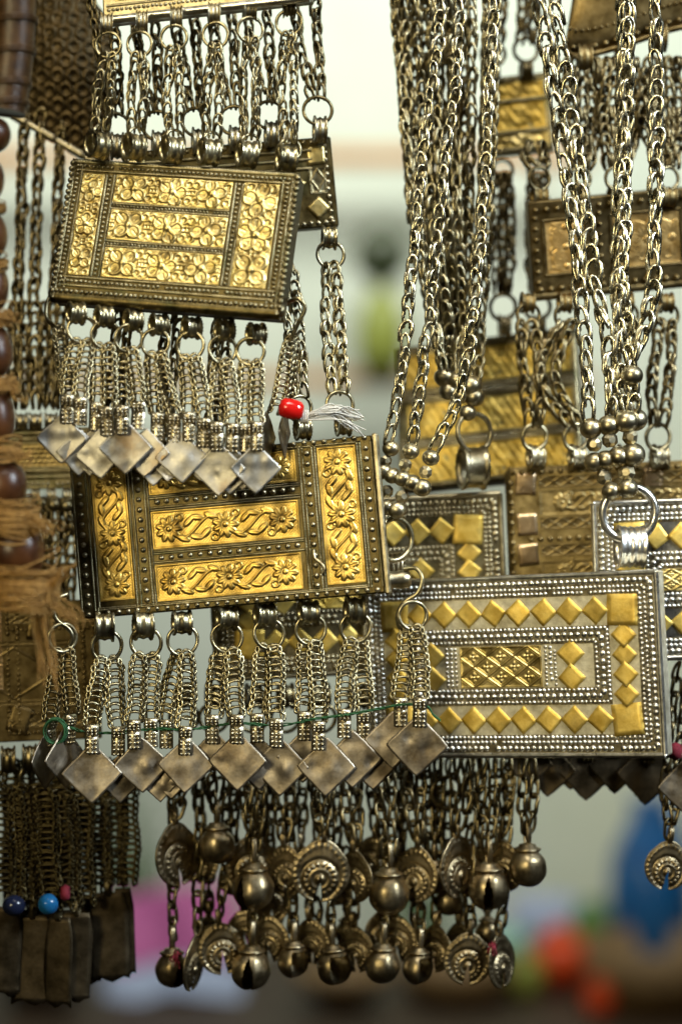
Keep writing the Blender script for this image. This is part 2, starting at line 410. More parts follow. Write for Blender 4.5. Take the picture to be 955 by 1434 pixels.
def plate_mesh(mat, half, var):
    """thin hand-cut square plate hung by a corner; origin at its top corner"""
    def fn():
        rg = np.random.default_rng(var + 70); n = 19
        g = np.linspace(-1, 1, n); U, V = np.meshgrid(g, g, indexing='ij')
        x = (U + V) / 2 * half; z = (V - U) / 2 * half
        # worn corners and cut edges
        rr = np.maximum(abs(U), abs(V)); corner = np.clip(abs(U) + abs(V) - 1.62, 0, 1)
        x *= 1 - 0.10 * corner; z *= 1 - 0.10 * corner
        edge = (rr > 0.99)
        ph = rg.uniform(0, 6, 4)
        x += edge * rg.normal(0, 0.3, U.shape); z += edge * rg.normal(0, 0.3, U.shape)
        y = 1.5 * np.sin(1.6 * U + ph[0]) * np.cos(1.3 * V + ph[1]) + 0.35 * np.sin(5 * U + ph[2]) * np.sin(4.4 * V + ph[3]) - 1.0 * (rr ** 4)
        for _ in range(4):
            c_ = rg.uniform(-.8, .8, 2); s_ = rg.uniform(.12, .35); y = y + rg.normal(0, 1.1) * np.exp(-((U - c_[0]) ** 2 + (V - c_[1]) ** 2) / s_ ** 2)
        cu, cv = rg.choice((-1, 1), 2); y = y + rg.uniform(-4, 2) * np.clip(U * cu + V * cv - 1.1, 0, 1)
        v = np.stack([x, y, z - half * 0.96], -1).reshape(-1, 3)
        m = MB(); v, f = thicken(v, [q[::-1] for q in grid_faces(n, n)], 1.7); m.add(v, f)
        me = m.mesh('diamond_plate', mat)
        return me
    return cached(('plate', mat, half, var), fn)

def pendant_plate(T, clasp_xy, centre_xy, half, d, pmat, cmat, yaw=0.0, pitch=0.0, cw=17):
    """square plate centred at centre_xy with its stippled clasp at clasp_xy"""
    c = T.L(*centre_xy, d); roll = random.uniform(-.06, .06)
    R = Matrix.Rotation(roll, 3, 'Y') @ Matrix.Rotation(yaw, 3, 'Z') @ Matrix.Rotation(pitch, 3, 'X')
    top = Vector(c) + R @ Vector((0, 0, half * 0.96 * T.k))
    o = obj('diamond_plate', plate_mesh(pmat, half, random.randrange(11)), T.o, top, R, T.k)
    if clasp_xy is not None:
        cl = Vector(T.L(*clasp_xy, d)) - top; cl = R.transposed() @ cl / T.k
        obj('clasp', clasp_mesh('clasp' if cmat == 'wire' else cmat, cw * 1.15), o, (cl.x, -3.5, cl.z), (0, -roll * 0.5, 0))
    return o

# ------------------------------------------------------------------ repousse reliefs (height as a function of x along, y across)
def ell(x, y, cx, cy, a, b, ang):
    c, s = math.cos(ang), math.sin(ang); u = ((x - cx) * c + (y - cy) * s) / a; v = (-(x - cx) * s + (y - cy) * c) / b
    return np.sqrt(np.clip(1 - u * u - v * v, 0, 1)), u, v
def daisy(x, y, cx, cy, R, n, H, ph=0.0):
    h = np.zeros_like(x)
    for k in range(n):
        a = 2 * PI * k / n + ph
        e, u, v = ell(x, y, cx + 0.6 * R * math.cos(a), cy + 0.6 * R * math.sin(a), 0.42 * R, 0.25 * R, a)
        h = np.maximum(h, H * e * (1 - 0.35 * np.exp(-(v / 0.25) ** 2)))
    e, _, _ = ell(x, y, cx, cy, 0.24 * R, 0.24 * R, 0); return np.maximum(h, 1.25 * H * e)
def blossom(x, y, cx, cy, R, n, H, ph):
    h = np.zeros_like(x)
    for k in range(n):
        a = 2 * PI * k / n + ph
        px, py = cx + 0.55 * R * math.cos(a), cy + 0.55 * R * math.sin(a)
        e, u, v = ell(x, y, px, py, 0.5 * R, 0.46 * R, a)
        q = np.sqrt(u * u + v * v)
        h = np.maximum(h, np.where(q < 1, H * (0.45 * e + 0.5 * np.exp(-((q - 0.8) / 0.16) ** 2) - 0.25 * np.exp(-(v / 0.12) ** 2) * (u > -.2)), 0))
    e, _, _ = ell(x, y, cx, cy, 0.25 * R, 0.25 * R, 0); return np.maximum(h, 1.2 * H * e)
def stip(x, y, p=4.2, a=0.6): return a * np.sin(x * 2 * PI / p) * np.sin(y * 2 * PI / p)
def rel_scroll(x, y, L, Wd):       # daisies joined by a running leaf scroll
    n = max(3, int(round(L / (Wd * 1.75)))) ; n += (n + 1) % 2
    n = 3 if L < 230 else n
    R = Wd * 0.36; h = stip(x, y)
    cs = [(-L / 2 + L * (0.115 + 0.77 * k / (n - 1))) for k in range(n)]
    for cx in cs: h = np.maximum(h, daisy(x, y, cx, 0, R, 9, 2.6, 0.2 * cx))
    for i in range(n - 1):
        a, b = cs[i], cs[i + 1]; m = (a + b) / 2; hw = (b - a) / 2
        f = Wd * 0.26 * np.sin((x - m) / hw * PI * 0.95); fp = Wd * 0.26 * 0.95 * PI / hw * np.cos((x - m) / hw * PI * 0.95)
        dd = abs(y - f) / np.sqrt(1 + fp * fp); ok = abs(x - m) < hw * 0.72
        h = np.maximum(h, np.where(ok, 1.9 * np.sqrt(np.clip(1 - (dd / 1.7) ** 2, 0, 1)), 0))
        for sx, sy, an in ((-.28, .17, .75), (.30, -.17, .75), (-.5, -.28, -.4), (.5, .28, -.4), (0.02, .26, -.2), (-0.02, -.26, -.2)):
            e, u, v = ell(x, y, m + sx * hw, sy * Wd, Wd * 0.19, Wd * 0.085, an); h = np.maximum(h, 2.1 * e * (1 - .3 * np.exp(-(v / .2) ** 2)))
        for sx, sy in ((-.62, .3), (.62, -.3)):
            q = np.hypot(x - (m + sx * hw), y - sy * Wd); h = np.maximum(h, 1.5 * np.exp(-((q - Wd * .09) / 1.2) ** 2))
    return h
def rel_blossom(x, y, L, Wd):      # broad four-petalled blossoms with knotted bands between
    n = 3 if L > Wd * 2.6 else 2
    R = Wd * 0.54; h = 0.3 * np.sin(x * 0.35) * np.sin(y * 0.3)
    cs = [(-L / 2 + L * (k + 0.5) / n) for k in range(n)]
    for i, cx in enumerate(cs): h = np.maximum(h, blossom(x, y, cx, 0.5 * (-1) ** i, R, 4 + (i % 2), 3.0, 0.78 + 0.5 * i))
    for i in range(n + 1):
        m = -L / 2 + L * i / n
        for s in (-1, 1):
            q = np.hypot(x - (m + s * Wd * 0.13), y - Wd * 0.30); h = np.maximum(h, 1.5 * np.exp(-((q - Wd * .12) / 2.2) ** 2))
            q = np.hypot(x - (m + s * Wd * 0.13), y + Wd * 0.30); h = np.maximum(h, 1.5 * np.exp(-((q - Wd * .12) / 2.2) ** 2))
        h = np.maximum(h, np.where(abs(x - m) < Wd * 0.15, 1.8 * np.exp(-((abs(y) - 3.2) / 1.4) ** 2), 0))
        for k in (-1, 0, 1): h = np.maximum(h, 1.4 * np.exp(-((x - m - k * 4.5) / 1.3) ** 2) * (abs(y) < Wd * 0.12))
    return h
def rel_lattice(x, y, L, Wd):      # diagonal lattice with small four-petalled flowers in the lozenges
    nx = 3; c = L / nx; cy = Wd / 2.0
    u = x / c + y / cy; v = x / c - y / cy
    du = abs(u - np.round(u)) ; dv = abs(v - np.round(v)); h = np.zeros_like(x)
    h = np.maximum(2.2 * np.exp(-((np.minimum(du, dv)) / 0.05) ** 2), 1.0 * np.exp(-((np.minimum(du, dv) - 0.13) / 0.025) ** 2))
    for i in range(-4, 5):
        for j in range(-4, 5):
            cu, cv = i + .5, j + .5; cx, cyy = (cu + cv) / 2 * c, (cu - cv) / 2 * cy
            if abs(cx) < L / 2 and abs(cyy) < Wd / 2: h = np.maximum(h, daisy(x, y, cx, cyy, Wd * 0.14, 4, 2.4, PI / 4 * 0))
    return h
def rel_bars(x, y, L, Wd): return 1.4 * np.abs(np.sin(y * PI / 7.0)) + 0.5 * np.sin(x * 0.7) * np.sin(y * 0.5)
def rel_crumple(x, y, L, Wd):
    return 1.6 * np.sin(x * .13 + 1.2 * np.sin(y * .16)) * np.sin(y * .15 + np.sin(x * .09)) + 1.6 * daisy(x, y, 0, 0, Wd * .42, 9, 1.1) + .5 * np.sin(x * .5 + y * .3)
def rel_chevron(x, y, L, Wd):
    q = np.abs(((x / (Wd * 1.3)) % 1) - .5) * Wd * 1.0
    return 1.2 * np.exp(-((np.abs(y) - q * 0.8) / 1.5) ** 2) + 0.9 * np.exp(-((abs(y) - Wd * .44) / 1.3) ** 2)
REL = dict(scroll=rel_scroll, blossom=rel_blossom, lattice=rel_lattice, bars=rel_bars, crumple=rel_crumple, chevron=rel_chevron)

def relief_mesh(name, w, h, kind, mat, amp=1.0, step=1.0, rim=1.5):
    nx, ny = max(int(w / step), 6), max(int(h / step), 6)
    X, Z = np.meshgrid(np.linspace(-w / 2, w / 2, nx), np.linspace(-h / 2, h / 2, ny), indexing='ij')
    if w >= h: H = REL[kind](X, Z, w, h)
    else: H = REL[kind](Z, X, h, w)
    ex = np.minimum(w / 2 - abs(X), h / 2 - abs(Z)); H = H * np.clip(ex / 3.0, 0, 1) + rim * np.exp(-((ex - 1.2) / 1.1) ** 2) * 0.6
    H += 0.5 * np.sin(X * 0.045 + 1) * np.sin(Z * 0.06)
    v = np.stack([X, -1.2 - amp * H, Z], -1).reshape(-1, 3)
    v, f = v, grid_faces(nx, ny)
    border = [i * ny for i in range(nx)] + [(nx - 1) * ny + j for j in range(1, ny)] + [i * ny + ny - 1 for i in range(nx - 2, -1, -1)] + [j for j in range(ny - 2, 0, -1)]
    n0 = len(v); low = v[border].copy(); low[:, 1] = 0.6
    v = np.vstack([v, low]); nb = len(border)
    f = f + [(border[i], n0 + i, n0 + (i + 1) % nb, border[(i + 1) % nb])[::-1] for i in range(nb)]
    m = MB(); m.add(v, f); return m.mesh(name, mat)

# ------------------------------------------------------------------ amulet cases
def fit_pose(corners, d, yaw0, pitch0):
    """pose and size of the rectangle whose corners (tl, tr, br, bl) are seen at these photo positions"""
    q = np.array(corners, float); c0 = P(q[:, 0].mean(), q[:, 1].mean(), d)
    def rot(r, y, p): return np.array(Matrix.Rotation(r, 3, 'Y') @ Matrix.Rotation(y, 3, 'Z') @ Matrix.Rotation(p, 3, 'X'))
    def res(a):
        R = rot(a[0], a[1], a[2]); out = []
        for (sx, sz), t in zip(((-1, 1), (1, 1), (1, -1), (-1, -1)), q):
            w_ = np.array((a[5], d, a[6])) + R @ np.array((sx * a[3] / 2, 0, sz * a[4] / 2))
            k = CAM_D / (CAM_D + w_[1]); out += [477.5 + w_[0] * k - t[0], 717 - w_[2] * k - t[1]]
        return np.array(out + [25 * (a[1] - yaw0), 25 * (a[2] - pitch0)])
    e = q[1] - q[0]; a = np.array((math.atan2(e[1], e[0]), yaw0, pitch0, np.linalg.norm(q[1] - q[0]), np.linalg.norm(q[3] - q[0]), c0[0], c0[2]))
    for _ in range(40):
        r = res(a); J = np.stack([(res(a + np.eye(7)[i] * 1e-4) - r) / 1e-4 for i in range(7)], -1)
        a = a - np.linalg.solve(J.T @ J + 1e-6 * np.eye(7), J.T @ r) * 0.8
    return Matrix(rot(*a[:3]).tolist()), a[3], a[4], np.array((a[5], d, a[6]))

class Case:
    def __init__(s, T, corners, d, depth, mat, yaw0=0.0, pitch0=0.0, bevel=2.0, name='case'):
        s.T = T; s.R, s.W, s.H, c = fit_pose(corners, d, yaw0, pitch0)
        m = MB(); m.add(*slab(s.W, depth, s.H, bevel))
        s.o = obj(name, m.mesh(name, mat, False), T.o, c - T.a, s.R)
        s.c = c - T.a; s.depth = depth
    def xz(s, u, v): return (u - .5) * s.W, (.5 - v) * s.H
    def world(s, u, v, y=0.0):      # place on the case in the thing's own units
        x, z = s.xz(u, v); return np.array(s.R @ Vector((x, y, z))) + s.c
    def panel(s, u0, v0, u1, v1, kind, mat, name='gold_panel', amp=1.0, step=1.0):
        x0, z0 = s.xz(u0, v0); x1, z1 = s.xz(u1, v1)
        me = relief_mesh(name, x1 - x0, z0 - z1, kind, mat, amp, step)
        return obj(name, me, s.o, ((x0 + x1) / 2, -0.4, (z0 + z1) / 2), (0, random.uniform(-.006, .006), 0))
    def beads(s, u0, v0, u1, v1, r, mat, sp=2.05, h=0.85, name='bead_row', y=0.0, nu=8, jit=0.25):
        x0, z0 = s.xz(u0, v0); x1, z1 = s.xz(u1, v1); L = math.hypot(x1 - x0, z1 - z0); n = max(int(L / (r * sp)), 2)
        m = MB()
        for i in range(n):
            t = (i + .5) / n; rr = r * random.uniform(.9, 1.07)
            if random.random() < .012: continue
            m.add(*dome((x0 + (x1 - x0) * t + random.gauss(0, jit), y + 0.3, z0 + (z1 - z0) * t + random.gauss(0, jit)), rr, rr * h * random.uniform(.75, 1.1) + 0.3, nu))
        return obj(name, m.mesh(name, mat), s.o)
    def wire(s, u0, v0, u1, v1, r, mat, twist=0.16, name='twisted_wire', y=0.0):
        x0, z0 = s.xz(u0, v0); x1, z1 = s.xz(u1, v1); L = math.hypot(x1 - x0, z1 - z0); n = max(int(L / 1.6), 4)
        t = np.linspace(0, 1, n); p = np.stack([x0 + (x1 - x0) * t, np.full(n, y), z0 + (z1 - z0) * t], -1)
        p[:, 1] += 0.3 * np.sin(t * 9); m = MB(); m.add(*tube(p, r * (1 + twist * np.cos(np.arange(n) * PI * 0.8)), 7)); return obj(name, m.mesh(name, mat), s.o)
    def frame(s, u0, v0, u1, v1, fn):
        fn(u0, v0, u1, v0); fn(u0, v1, u1, v1); fn(u0, v0, u0, v1); fn(u1, v0, u1, v1)
    def foil(s, u, v, hw, hh, mat, ang=0.0, name='gold_diamond', puff=0.3):
        n = 7; g = np.linspace(-1, 1, n); U, V = np.meshgrid(g, g, indexing='ij')
        yb = -1.2 - puff * (1 - U ** 2) * (1 - V ** 2) * random.uniform(.4, 1.3) - 0.5 * np.sin(U * 2 + random.uniform(0, 6)) * np.sin(V * 2 + random.uniform(0, 6))
        v_ = np.stack([U * hw + RNG.normal(0, .12, U.shape), yb, V * hh + RNG.normal(0, .12, U.shape)], -1).reshape(-1, 3)
        m = MB(); vv, f = thicken(v_, grid_faces(n, n), 1.5); m.add(vv, f)
        x, z = s.xz(u, v)
        tilt = (random.gauss(0, .035), ang + random.gauss(0, .05), random.gauss(0, .035))
        return obj(name, m.mesh(name, mat), s.o, (x, -0.9, z), tilt)
    def px(s, u, v, y=0.0):         # where a place on the case lands in the photo, with its depth
        w_ = s.world(u, v, y) + s.T.a; k = CAM_D / (CAM_D + w_[1])
        return 477.5 + w_[0] * k, 717 - w_[2] * k, w_[1]

# ================================================================== the shop behind (far out of focus)
def structure(name, me, px, py, d, rot=(0, 0, 0)):
    a = P(px, py, d); o = obj(name, me, None, (a[0] * S0, a[1] * S0, a[2] * S0 + ZC), rot, S0); o['kind'] = 'structure'; return o
m = MB(); m.add(*slab(9000, 60, 7600, 2)); structure('wall', m.mesh('wall', 'wall', False), 477, 560, 5200)
# table the goods stand on, its top 1655 units below eye level
TZ = 1655.0
m = MB(); v, f = slab(7000, 2300, 160, 12); m.add(v, f)
o = obj('table', m.mesh('table', 'table', False), None, (0, 2850 * S0, ZC - (TZ + 80) * S0), None, S0); o['kind'] = 'structure'
def ty(d): return 717 + TZ * CAM_D / (CAM_D + d)      # photo height of the table top at depth d

def single(name, label, cat, px, py, d, mb, mat, rot=(0, 0, 0), smooth=True, group=None):
    a = P(px, py, d); o = obj(name, mb.mesh(name, mat, smooth), None, (a[0] * S0, a[1] * S0, a[2] * S0 + ZC), rot, S0)
    o['label'] = label; o['category'] = cat
    if group: o['group'] = group
    return o
def shelf(label, px, py, w_, t):
    k = 1 + 4900 / CAM_D
    T = Thing('wooden_shelf', label, 'shelf', px, py, 4900)
    m = MB(); m.add(*slab(w_ * k, 70, t * k, 6)); obj('board', m.mesh('board', 'shelf', False), T.o)
    for s in (-1, 1):
        m = MB(); m.add(*slab(24, 50, 60, 4)); obj('bracket', m.mesh('bracket', 'shelf', False), T.o, (s * w_ * k * .42, 12, -t * k / 2 - 30))
shelf('long orange-brown wooden shelf board high on the pale wall', 380, 218, 900, 22)
shelf('lower orange-brown wooden shelf board carrying the green jar', 380, 531, 900, 19)
def lathed(name, label, cat, prof, px, py, d, mats, lid=None, neck=None):
    T = Thing(name, label, cat, px, py, d); k = T.k
    m = MB(); m.add(*lathe([(r * k, z * k) for r, z in prof], 28)); obj('body', m.mesh('body', mats[0]), T.o)
    if lid:
        m = MB(); m.add(*lathe([(r * k, z * k) for r, z in lid], 28)); obj('lid' if not neck else neck, m.mesh('lid', mats[-1]), T.o)
    return T
lathed('shelf_jar', 'dark-necked olive green jar standing on the lower wooden shelf', 'jar',
       [(0, 0), (26, 0), (34, 20), (36, 60), (30, 95), (16, 112), (13, 120)], 534, 522, 4850, ('olive', 'bottle'),
       [(0, 120), (13, 120), (16, 128), (36, 140), (40, 165), (36, 190), (20, 205), (8, 212), (0, 213)])
lathed('blue_vase', 'deep blue glazed vase among the goods at the right', 'vase',
       [(0, 0), (38, 0), (52, 40), (62, 110), (56, 180), (34, 225), (26, 245), (32, 262), (0, 262)], 912, ty(4500), 4500, ('blue_paint',))
lathed('red_pot', 'small orange-red lacquered pot on the table', 'pot',
       [(0, 0), (20, 0), (36, 18), (42, 42), (34, 66), (18, 78), (22, 84), (0, 85)], 785, ty(4450), 4450, ('red_paint', 'red_paint'),
       [(0, 92), (4, 92), (6, 86), (18, 84)])
lathed('teal_bowl', 'pale teal glazed bowl behind the red pot', 'bowl',
       [(0, 0), (16, 0), (18, 8), (34, 30), (42, 62), (40, 62), (30, 34), (0, 20)], 700, ty(4600), 4600, ('teal',))
lathed('brown_basket', 'round brown basket at the right end of the table', 'basket',
       [(0, 0), (80, 0), (100, 40), (106, 95), (100, 95), (92, 40), (0, 20)], 920, ty(4150), 4150, ('basket',))
lathed('brown_basket', 'low brown basket between the bells and the red pot', 'basket',
       [(0, 0), (60, 0), (78, 24), (82, 60), (76, 60), (66, 24), (0, 14)], 640, ty(4300), 4300, ('basket',))
def cloth(name, label, px, py, d, w_, h_, mat, folds):
    k = 1 + d / CAM_D; n = 26; g = np.linspace(-1, 1, n); U, V = np.meshgrid(g, g, indexing='ij')
    x = U * w_ / 2 * k; z = V * h_ / 2 * k + 8 * k * np.sin(U * 3 + 1); y = 10 * k * np.sin(U * folds + V) - 30 * k * (V + 1)
    v, f = thicken(np.stack([x, -y, z], -1).reshape(-1, 3), grid_faces(n, n), 50 * k); m = MB(); m.add(v, f)
    single(name, label, 'cloth', px, py, d, m, mat)
for nm, lb, ct, pr, x_, d_, mt in (
    ('small_pot', 'small ochre pot left of the red one', 'pot', [(0, 0), (16, 0), (24, 16), (26, 40), (16, 56), (12, 60), (16, 66), (0, 66)], 735, 4300, 'olive'),
    ('small_pot', 'small dark green pot between the teal bowl and the blue vase', 'pot', [(0, 0), (18, 0), (30, 20), (32, 60), (22, 84), (16, 90), (20, 98), (0, 98)], 828, 4700, 'leaf'),
    ('small_pot', 'low pale blue dish behind the rightmost bells', 'dish', [(0, 0), (20, 0), (44, 30), (50, 84), (46, 84), (40, 32), (0, 16)], 760, 4900, 'white_cloth'),
    ('small_pot', 'dark brown pot under the blue bead at the lower left', 'pot', [(0, 0), (40, 0), (60, 40), (62, 90), (44, 120), (36, 126), (40, 134), (0, 134)], 60, 4200, 'table'),
    ('small_pot', 'ochre bowl below the middle bells', 'bowl', [(0, 0), (24, 0), (60, 26), (70, 50), (66, 50), (54, 28), (0, 12)], 480, 4200, 'basket'),
    ('small_pot', 'little orange pot near the right edge', 'pot', [(0, 0), (12, 0), (22, 14), (22, 34), (12, 46), (16, 52), (0, 52)], 838, 4020, 'red_paint')):
    lathed(nm, lb, ct, pr, x_, ty(d_), d_, (mt,))
cloth('pink_cloth', 'folded bright pink cloth low behind the lower left bell', 240, ty(4600) - 55, 4600, 180, 105, 'pink', 5)
cloth('white_cloth', 'folded bluish white cloth lying below the pink one', 240, ty(4250) - 16, 4250, 200, 30, 'white_cloth', 7)
def plant(label, px, py, d, w_, h_, n):
    T = Thing('leafy_plant', label, 'plant', px, py, d); k = T.k; rg = np.random.default_rng(int(px))
    m = MB(); m.add(*lathe([(0, 0), (18 * k, 0), (24 * k, 34 * k), (21 * k, 34 * k), (0, 28 * k)], 20)); obj('plant_pot', m.mesh('plant_pot', 'basket'), T.o)
    m = MB(); m2 = MB()
    for i in range(n):
        a = rg.uniform(0, 2 * PI); e = rg.uniform(.2, 1) ; tip = np.array((math.cos(a) * w_ / 2 * e, math.sin(a) * w_ / 2 * e, h_ * rg.uniform(.35, 1))) * k
        base = np.array((0, 0, 30 * k)); mid = (base + tip) / 2 + np.array((0, 0, 12 * k)); m2.add(*tube(spline([base, mid, tip], 4), 1.4 * k, 4))
        for j in range(5):
            c = tip + rg.normal(0, 9 * k, 3); q = Euler(rg.uniform(0, 6, 3)).to_matrix(); l = 13 * k * rg.uniform(.7, 1.3)
            v = [np.array(q @ Vector(p)) + c for p in ((0, 0, 0), (l * .5, l * .28, l * .1), (l, 0, 0), (l * .5, -l * .28, l * .1))]; m.add(v, [(0, 1, 2, 3)])
    obj('foliage', m.mesh('foliage', 'leaf', False), T.o); obj('stem', m2.mesh('stem', 'leaf'), T.o)
plant('leafy green plant behind the plates at the lower left', 180, ty(4850), 4850, 90, 240, 40)
plant('small green plant behind the lower centre bells', 590, ty(4800), 4800, 110, 170, 34)

# ================================================================== fringe pieces
def bell_mesh(R, slit, var):
    def fn():
        m = MB(); nu, nv = (110, 48) if slit else (40, 22); rg = np.random.default_rng(var)
        th = np.arange(nu) * 2 * PI / nu - PI; ph = np.linspace(0.06, PI - 0.03, nv)
        for r in (R, R - 1.8):
            v = np.stack([np.outer(np.cos(th), np.sin(ph)), np.outer(np.sin(th), np.sin(ph)), np.outer(np.ones(nu), np.cos(ph)) * 1.03], -1) * r
            v += 0.7 * np.sin(v[..., [1, 2, 0]] * 0.12 + var) + 0.35 * np.sin(v[..., [2, 0, 1]] * 0.31 + 2 * var)
            a0 = -PI / 2 + (var * 0.7 - 0.7 if slit < 1 else 0.75)      # slit faces the viewer
            f = []
            for i in range(nu):
                for j in range(nv - 1):
                    a = (th[i] + PI / nu - a0 + PI) % (2 * PI) - PI; p = (ph[j] + ph[j + 1]) / 2
                    if slit >= 1 and abs(a) < .85 and p > .85: continue
                    if 0 < slit < 1 and abs(a) < slit * math.sin(min(max(p - 0.75, 0), PI - 1.1) * 1.2 + 0.02) / max(math.sin(p), .3) * (0.5 if slit < 1 else 1) and p > (0.8 if slit < 1 else 1.15): continue
                    b = ((i + 1) % nu) * nv; f.append((i * nv + j, b + j, b + j + 1, i * nv + j + 1))
            m.add(v.reshape(-1, 3), f)
        # flanged collar
        m.add(*lathe([(R * .2, R * 1.30), (R * .45, R * 1.22), (R * .48, R * 1.1), (R * .68, R * 1.04), (R * .72, R * .96), (R * .66, R * .88), (R * .5, R * .84)], 26, 'z', np.array([0, 0, 0, .4, .5, .2, 0])))
        # seam round the middle
        t = np.arange(36) * 2 * PI / 36; 
        return m.mesh('bell', 'bell')
    return cached(('bell', R, slit, var), fn)
def strap_mesh(h, w, mat):
    def fn():
        t = np.linspace(-0.1, 2 * PI + 0.1, 26); m = MB()
        x = w / 2 * np.sin(t); z = h / 2 * (1 - np.cos(t)) ; y = 0 * t
        for off in (-2.0, 0, 2.0):
            m.add(*tube(np.stack([y + off * 0.9 + x * .25, x, z], -1), 2.3, 6))
        return m.mesh('hanging_loop', mat)
    return cached(('strap', h, w, mat), fn)
def bell(T, px, py, R, d, slit=0.0, var=0, roll=0.0, neck=1.0):
    o = T.put('bell', bell_mesh(R, slit, var), px, py, d, (0, roll, random.uniform(-.2, .2)), T.k)
    obj('hanging_loop', strap_mesh(round(R * 1.35 * neck, 1), round(R * .5, 1), 'bell'), o, (0, 0, R * 1.12), (0, 0, .5))
    return px + math.sin(roll) * R * 2, py - R * (1.05 + 1.05 * neck)

def coin_mesh(R, var):
    def fn():
        nr, nt = 26, 84; t = np.linspace(-PI / 2 + 0.15, 1.5 * PI - 0.15, nt); r = np.linspace(0.02, 1, nr)
        Rr, Tt = np.meshgrid(r, t, indexing='ij')
        X = R * Rr * np.cos(Tt); Z = R * Rr * np.sin(Tt)
        # pull the cut at the bottom together towards the centre so the notch is a wedge
        H = 3.2 * (1 - Rr ** 2)
        H += 2.0 * np.exp(-((Rr - .86) / .075) ** 2) * (0.55 + .45 * np.cos(Tt * 26)) + 1.2 * np.exp(-((Rr - .985) / .03) ** 2)
        q = np.hypot(X, Z + R * .22) / R
        H += 2.2 * np.exp(-((q - .50) / .06) ** 2) * (0.5 + .5 * np.cos(np.arctan2(Z + R * .22, X) * 17)) + 1.3 * np.exp(-((q - .33) / .05) ** 2)
        H += 3.4 * np.sqrt(np.clip(1 - (q / .16) ** 2, 0, 1)) - 2.2 * np.exp(-((q - .66) / .06) ** 2)
        Z = Z + R * .16 * np.clip(np.sin(Tt) - .8, 0, 1) * 5 * Rr ** 3 * .9
        v, f = thicken(np.stack([X, -H, Z], -1).reshape(-1, 3), grid_faces(nr, nt), 2.2); m = MB(); m.add(v, f)
        return m.mesh('coin_charm', 'bell')
    return cached(('coin', R, var), fn)
def coin(T, px, py, R, d, yaw=0.0, roll=0.0, pitch=0.0):
    o = T.put('coin_charm', coin_mesh(R, 0), px, py, d, Matrix.Rotation(roll, 3, 'Y') @ Matrix.Rotation(yaw, 3, 'Z') @ Matrix.Rotation(pitch, 3, 'X'), T.k)
    obj('hanging_loop', strap_mesh(20.0, 9.0, 'bell'), o, (0, 0, R * 1.08), (0, 0, .3))
    return px + math.sin(roll) * R, py - R * 1.08 - 17

def hook(T, pts, r=3.2, mat='wire', name='hook'):
    m = MB(); m.add(*tube(spline([T.L(*q) for q in pts], 8), r * T.k, 8)); return obj(name, m.mesh(name, mat), T.o)

def dangle(T, bx, by, rx, ry, clasps, plates, d, R=21, mat='wire', pmat='plate_brown', half=42, bw=22, byaw=.5, cw=17, br=13, bwid=24):
    """bail, ring, a pair of braided chains and their square plates"""
    if bx is not None: bail(T, bx, by, d, br, bwid, mat, byaw)
    ring(T, rx, ry, d - 4, R, 2.7, mat, random.uniform(-.35, .35))
    for i, c in enumerate(clasps):
        s = -1 if i == 0 else 1
        dd = d - (5 if i == len(clasps) - 1 else 0)
        braid(T, (rx + s * 7, ry + R - 5), (c[0], c[1] - 12), bw, mat, dd)
        p = plates[i]
        if p is not None:
            pendant_plate(T, c, (p[0], p[1]), p[2] if len(p) > 2 else half, dd - 6 - (p[3] if len(p) > 3 else 0), pmat, mat, random.uniform(-.18, .18), random.uniform(-.12, .05), cw)

# ================================================================== upper left necklace: tilted case of pale gold blossoms
T1 = Thing('amulet_necklace', 'tilted dark silver amulet case with five pale gold blossom panels, hung with grey square plates', 'necklace', 250, 340, -60)
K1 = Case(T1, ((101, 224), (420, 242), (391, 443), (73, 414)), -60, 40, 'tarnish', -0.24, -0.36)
def wire1(a, b, c, d_): K1.wire(a, b, c, d_, 2.2, 'dark_silver', .2)
def beads1(a, b, c, d_): K1.beads(a, b, c, d_, 3.3, 'dark_silver', 1.95)
# rolled tubes along the edges
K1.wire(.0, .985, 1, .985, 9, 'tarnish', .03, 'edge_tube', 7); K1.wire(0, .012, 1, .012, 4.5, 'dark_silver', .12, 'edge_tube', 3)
for u_ in (.004, .996): K1.beads(u_, .01, u_, .97, 4.4, 'dark_silver', 1.9, y=-1.5)
K1.beads(.01, .948, .99, .948, 3.6, 'dark_silver', 1.95, y=-.5)
K1.wire(.985, 0, .985, 1, 4, 'dark_silver', .0, 'edge_tube', 2); K1.wire(.01, 0, .01, 1, 4, 'dark_silver', 0, 'edge_tube', 2)
for v_ in (.045, .875): beads1(.03, v_, .97, v_)
for v_ in (.075, .845, .905): wire1(.03, v_, .97, v_)
for u_ in (.03, .955): beads1(u_, .03, u_, .93)
for u_ in (.975, .935, .05): wire1(u_, .03, u_, .93)
for u_ in (.178, .748): K1.beads(u_, .09, u_, .83, 3.2, 'dark_silver')
for u_ in (.162, .197, .732, .765): wire1(u_, .09, u_, .83)
for v_ in (.318, .59): K1.beads(.205, v_, .725, v_, 2.4, 'dark_silver')
for v_ in (.300, .338, .572, .607): wire1(.205, v_, .725, v_)
K1.panel(.058, .10, .155, .83, 'blossom', 'gold_pale', amp=1.4, step=.8); K1.panel(.772, .09, .925, .83, 'blossom', 'gold_pale', amp=1.4, step=.8)
K1.panel(.207, .095, .722, .292, 'blossom', 'gold_pale', amp=1.4, step=.8); K1.panel(.207, .348, .722, .562, 'blossom', 'gold_pale', amp=1.4, step=.8); K1.panel(.207, .618, .722, .83, 'blossom', 'gold_pale', amp=1.4, step=.8)
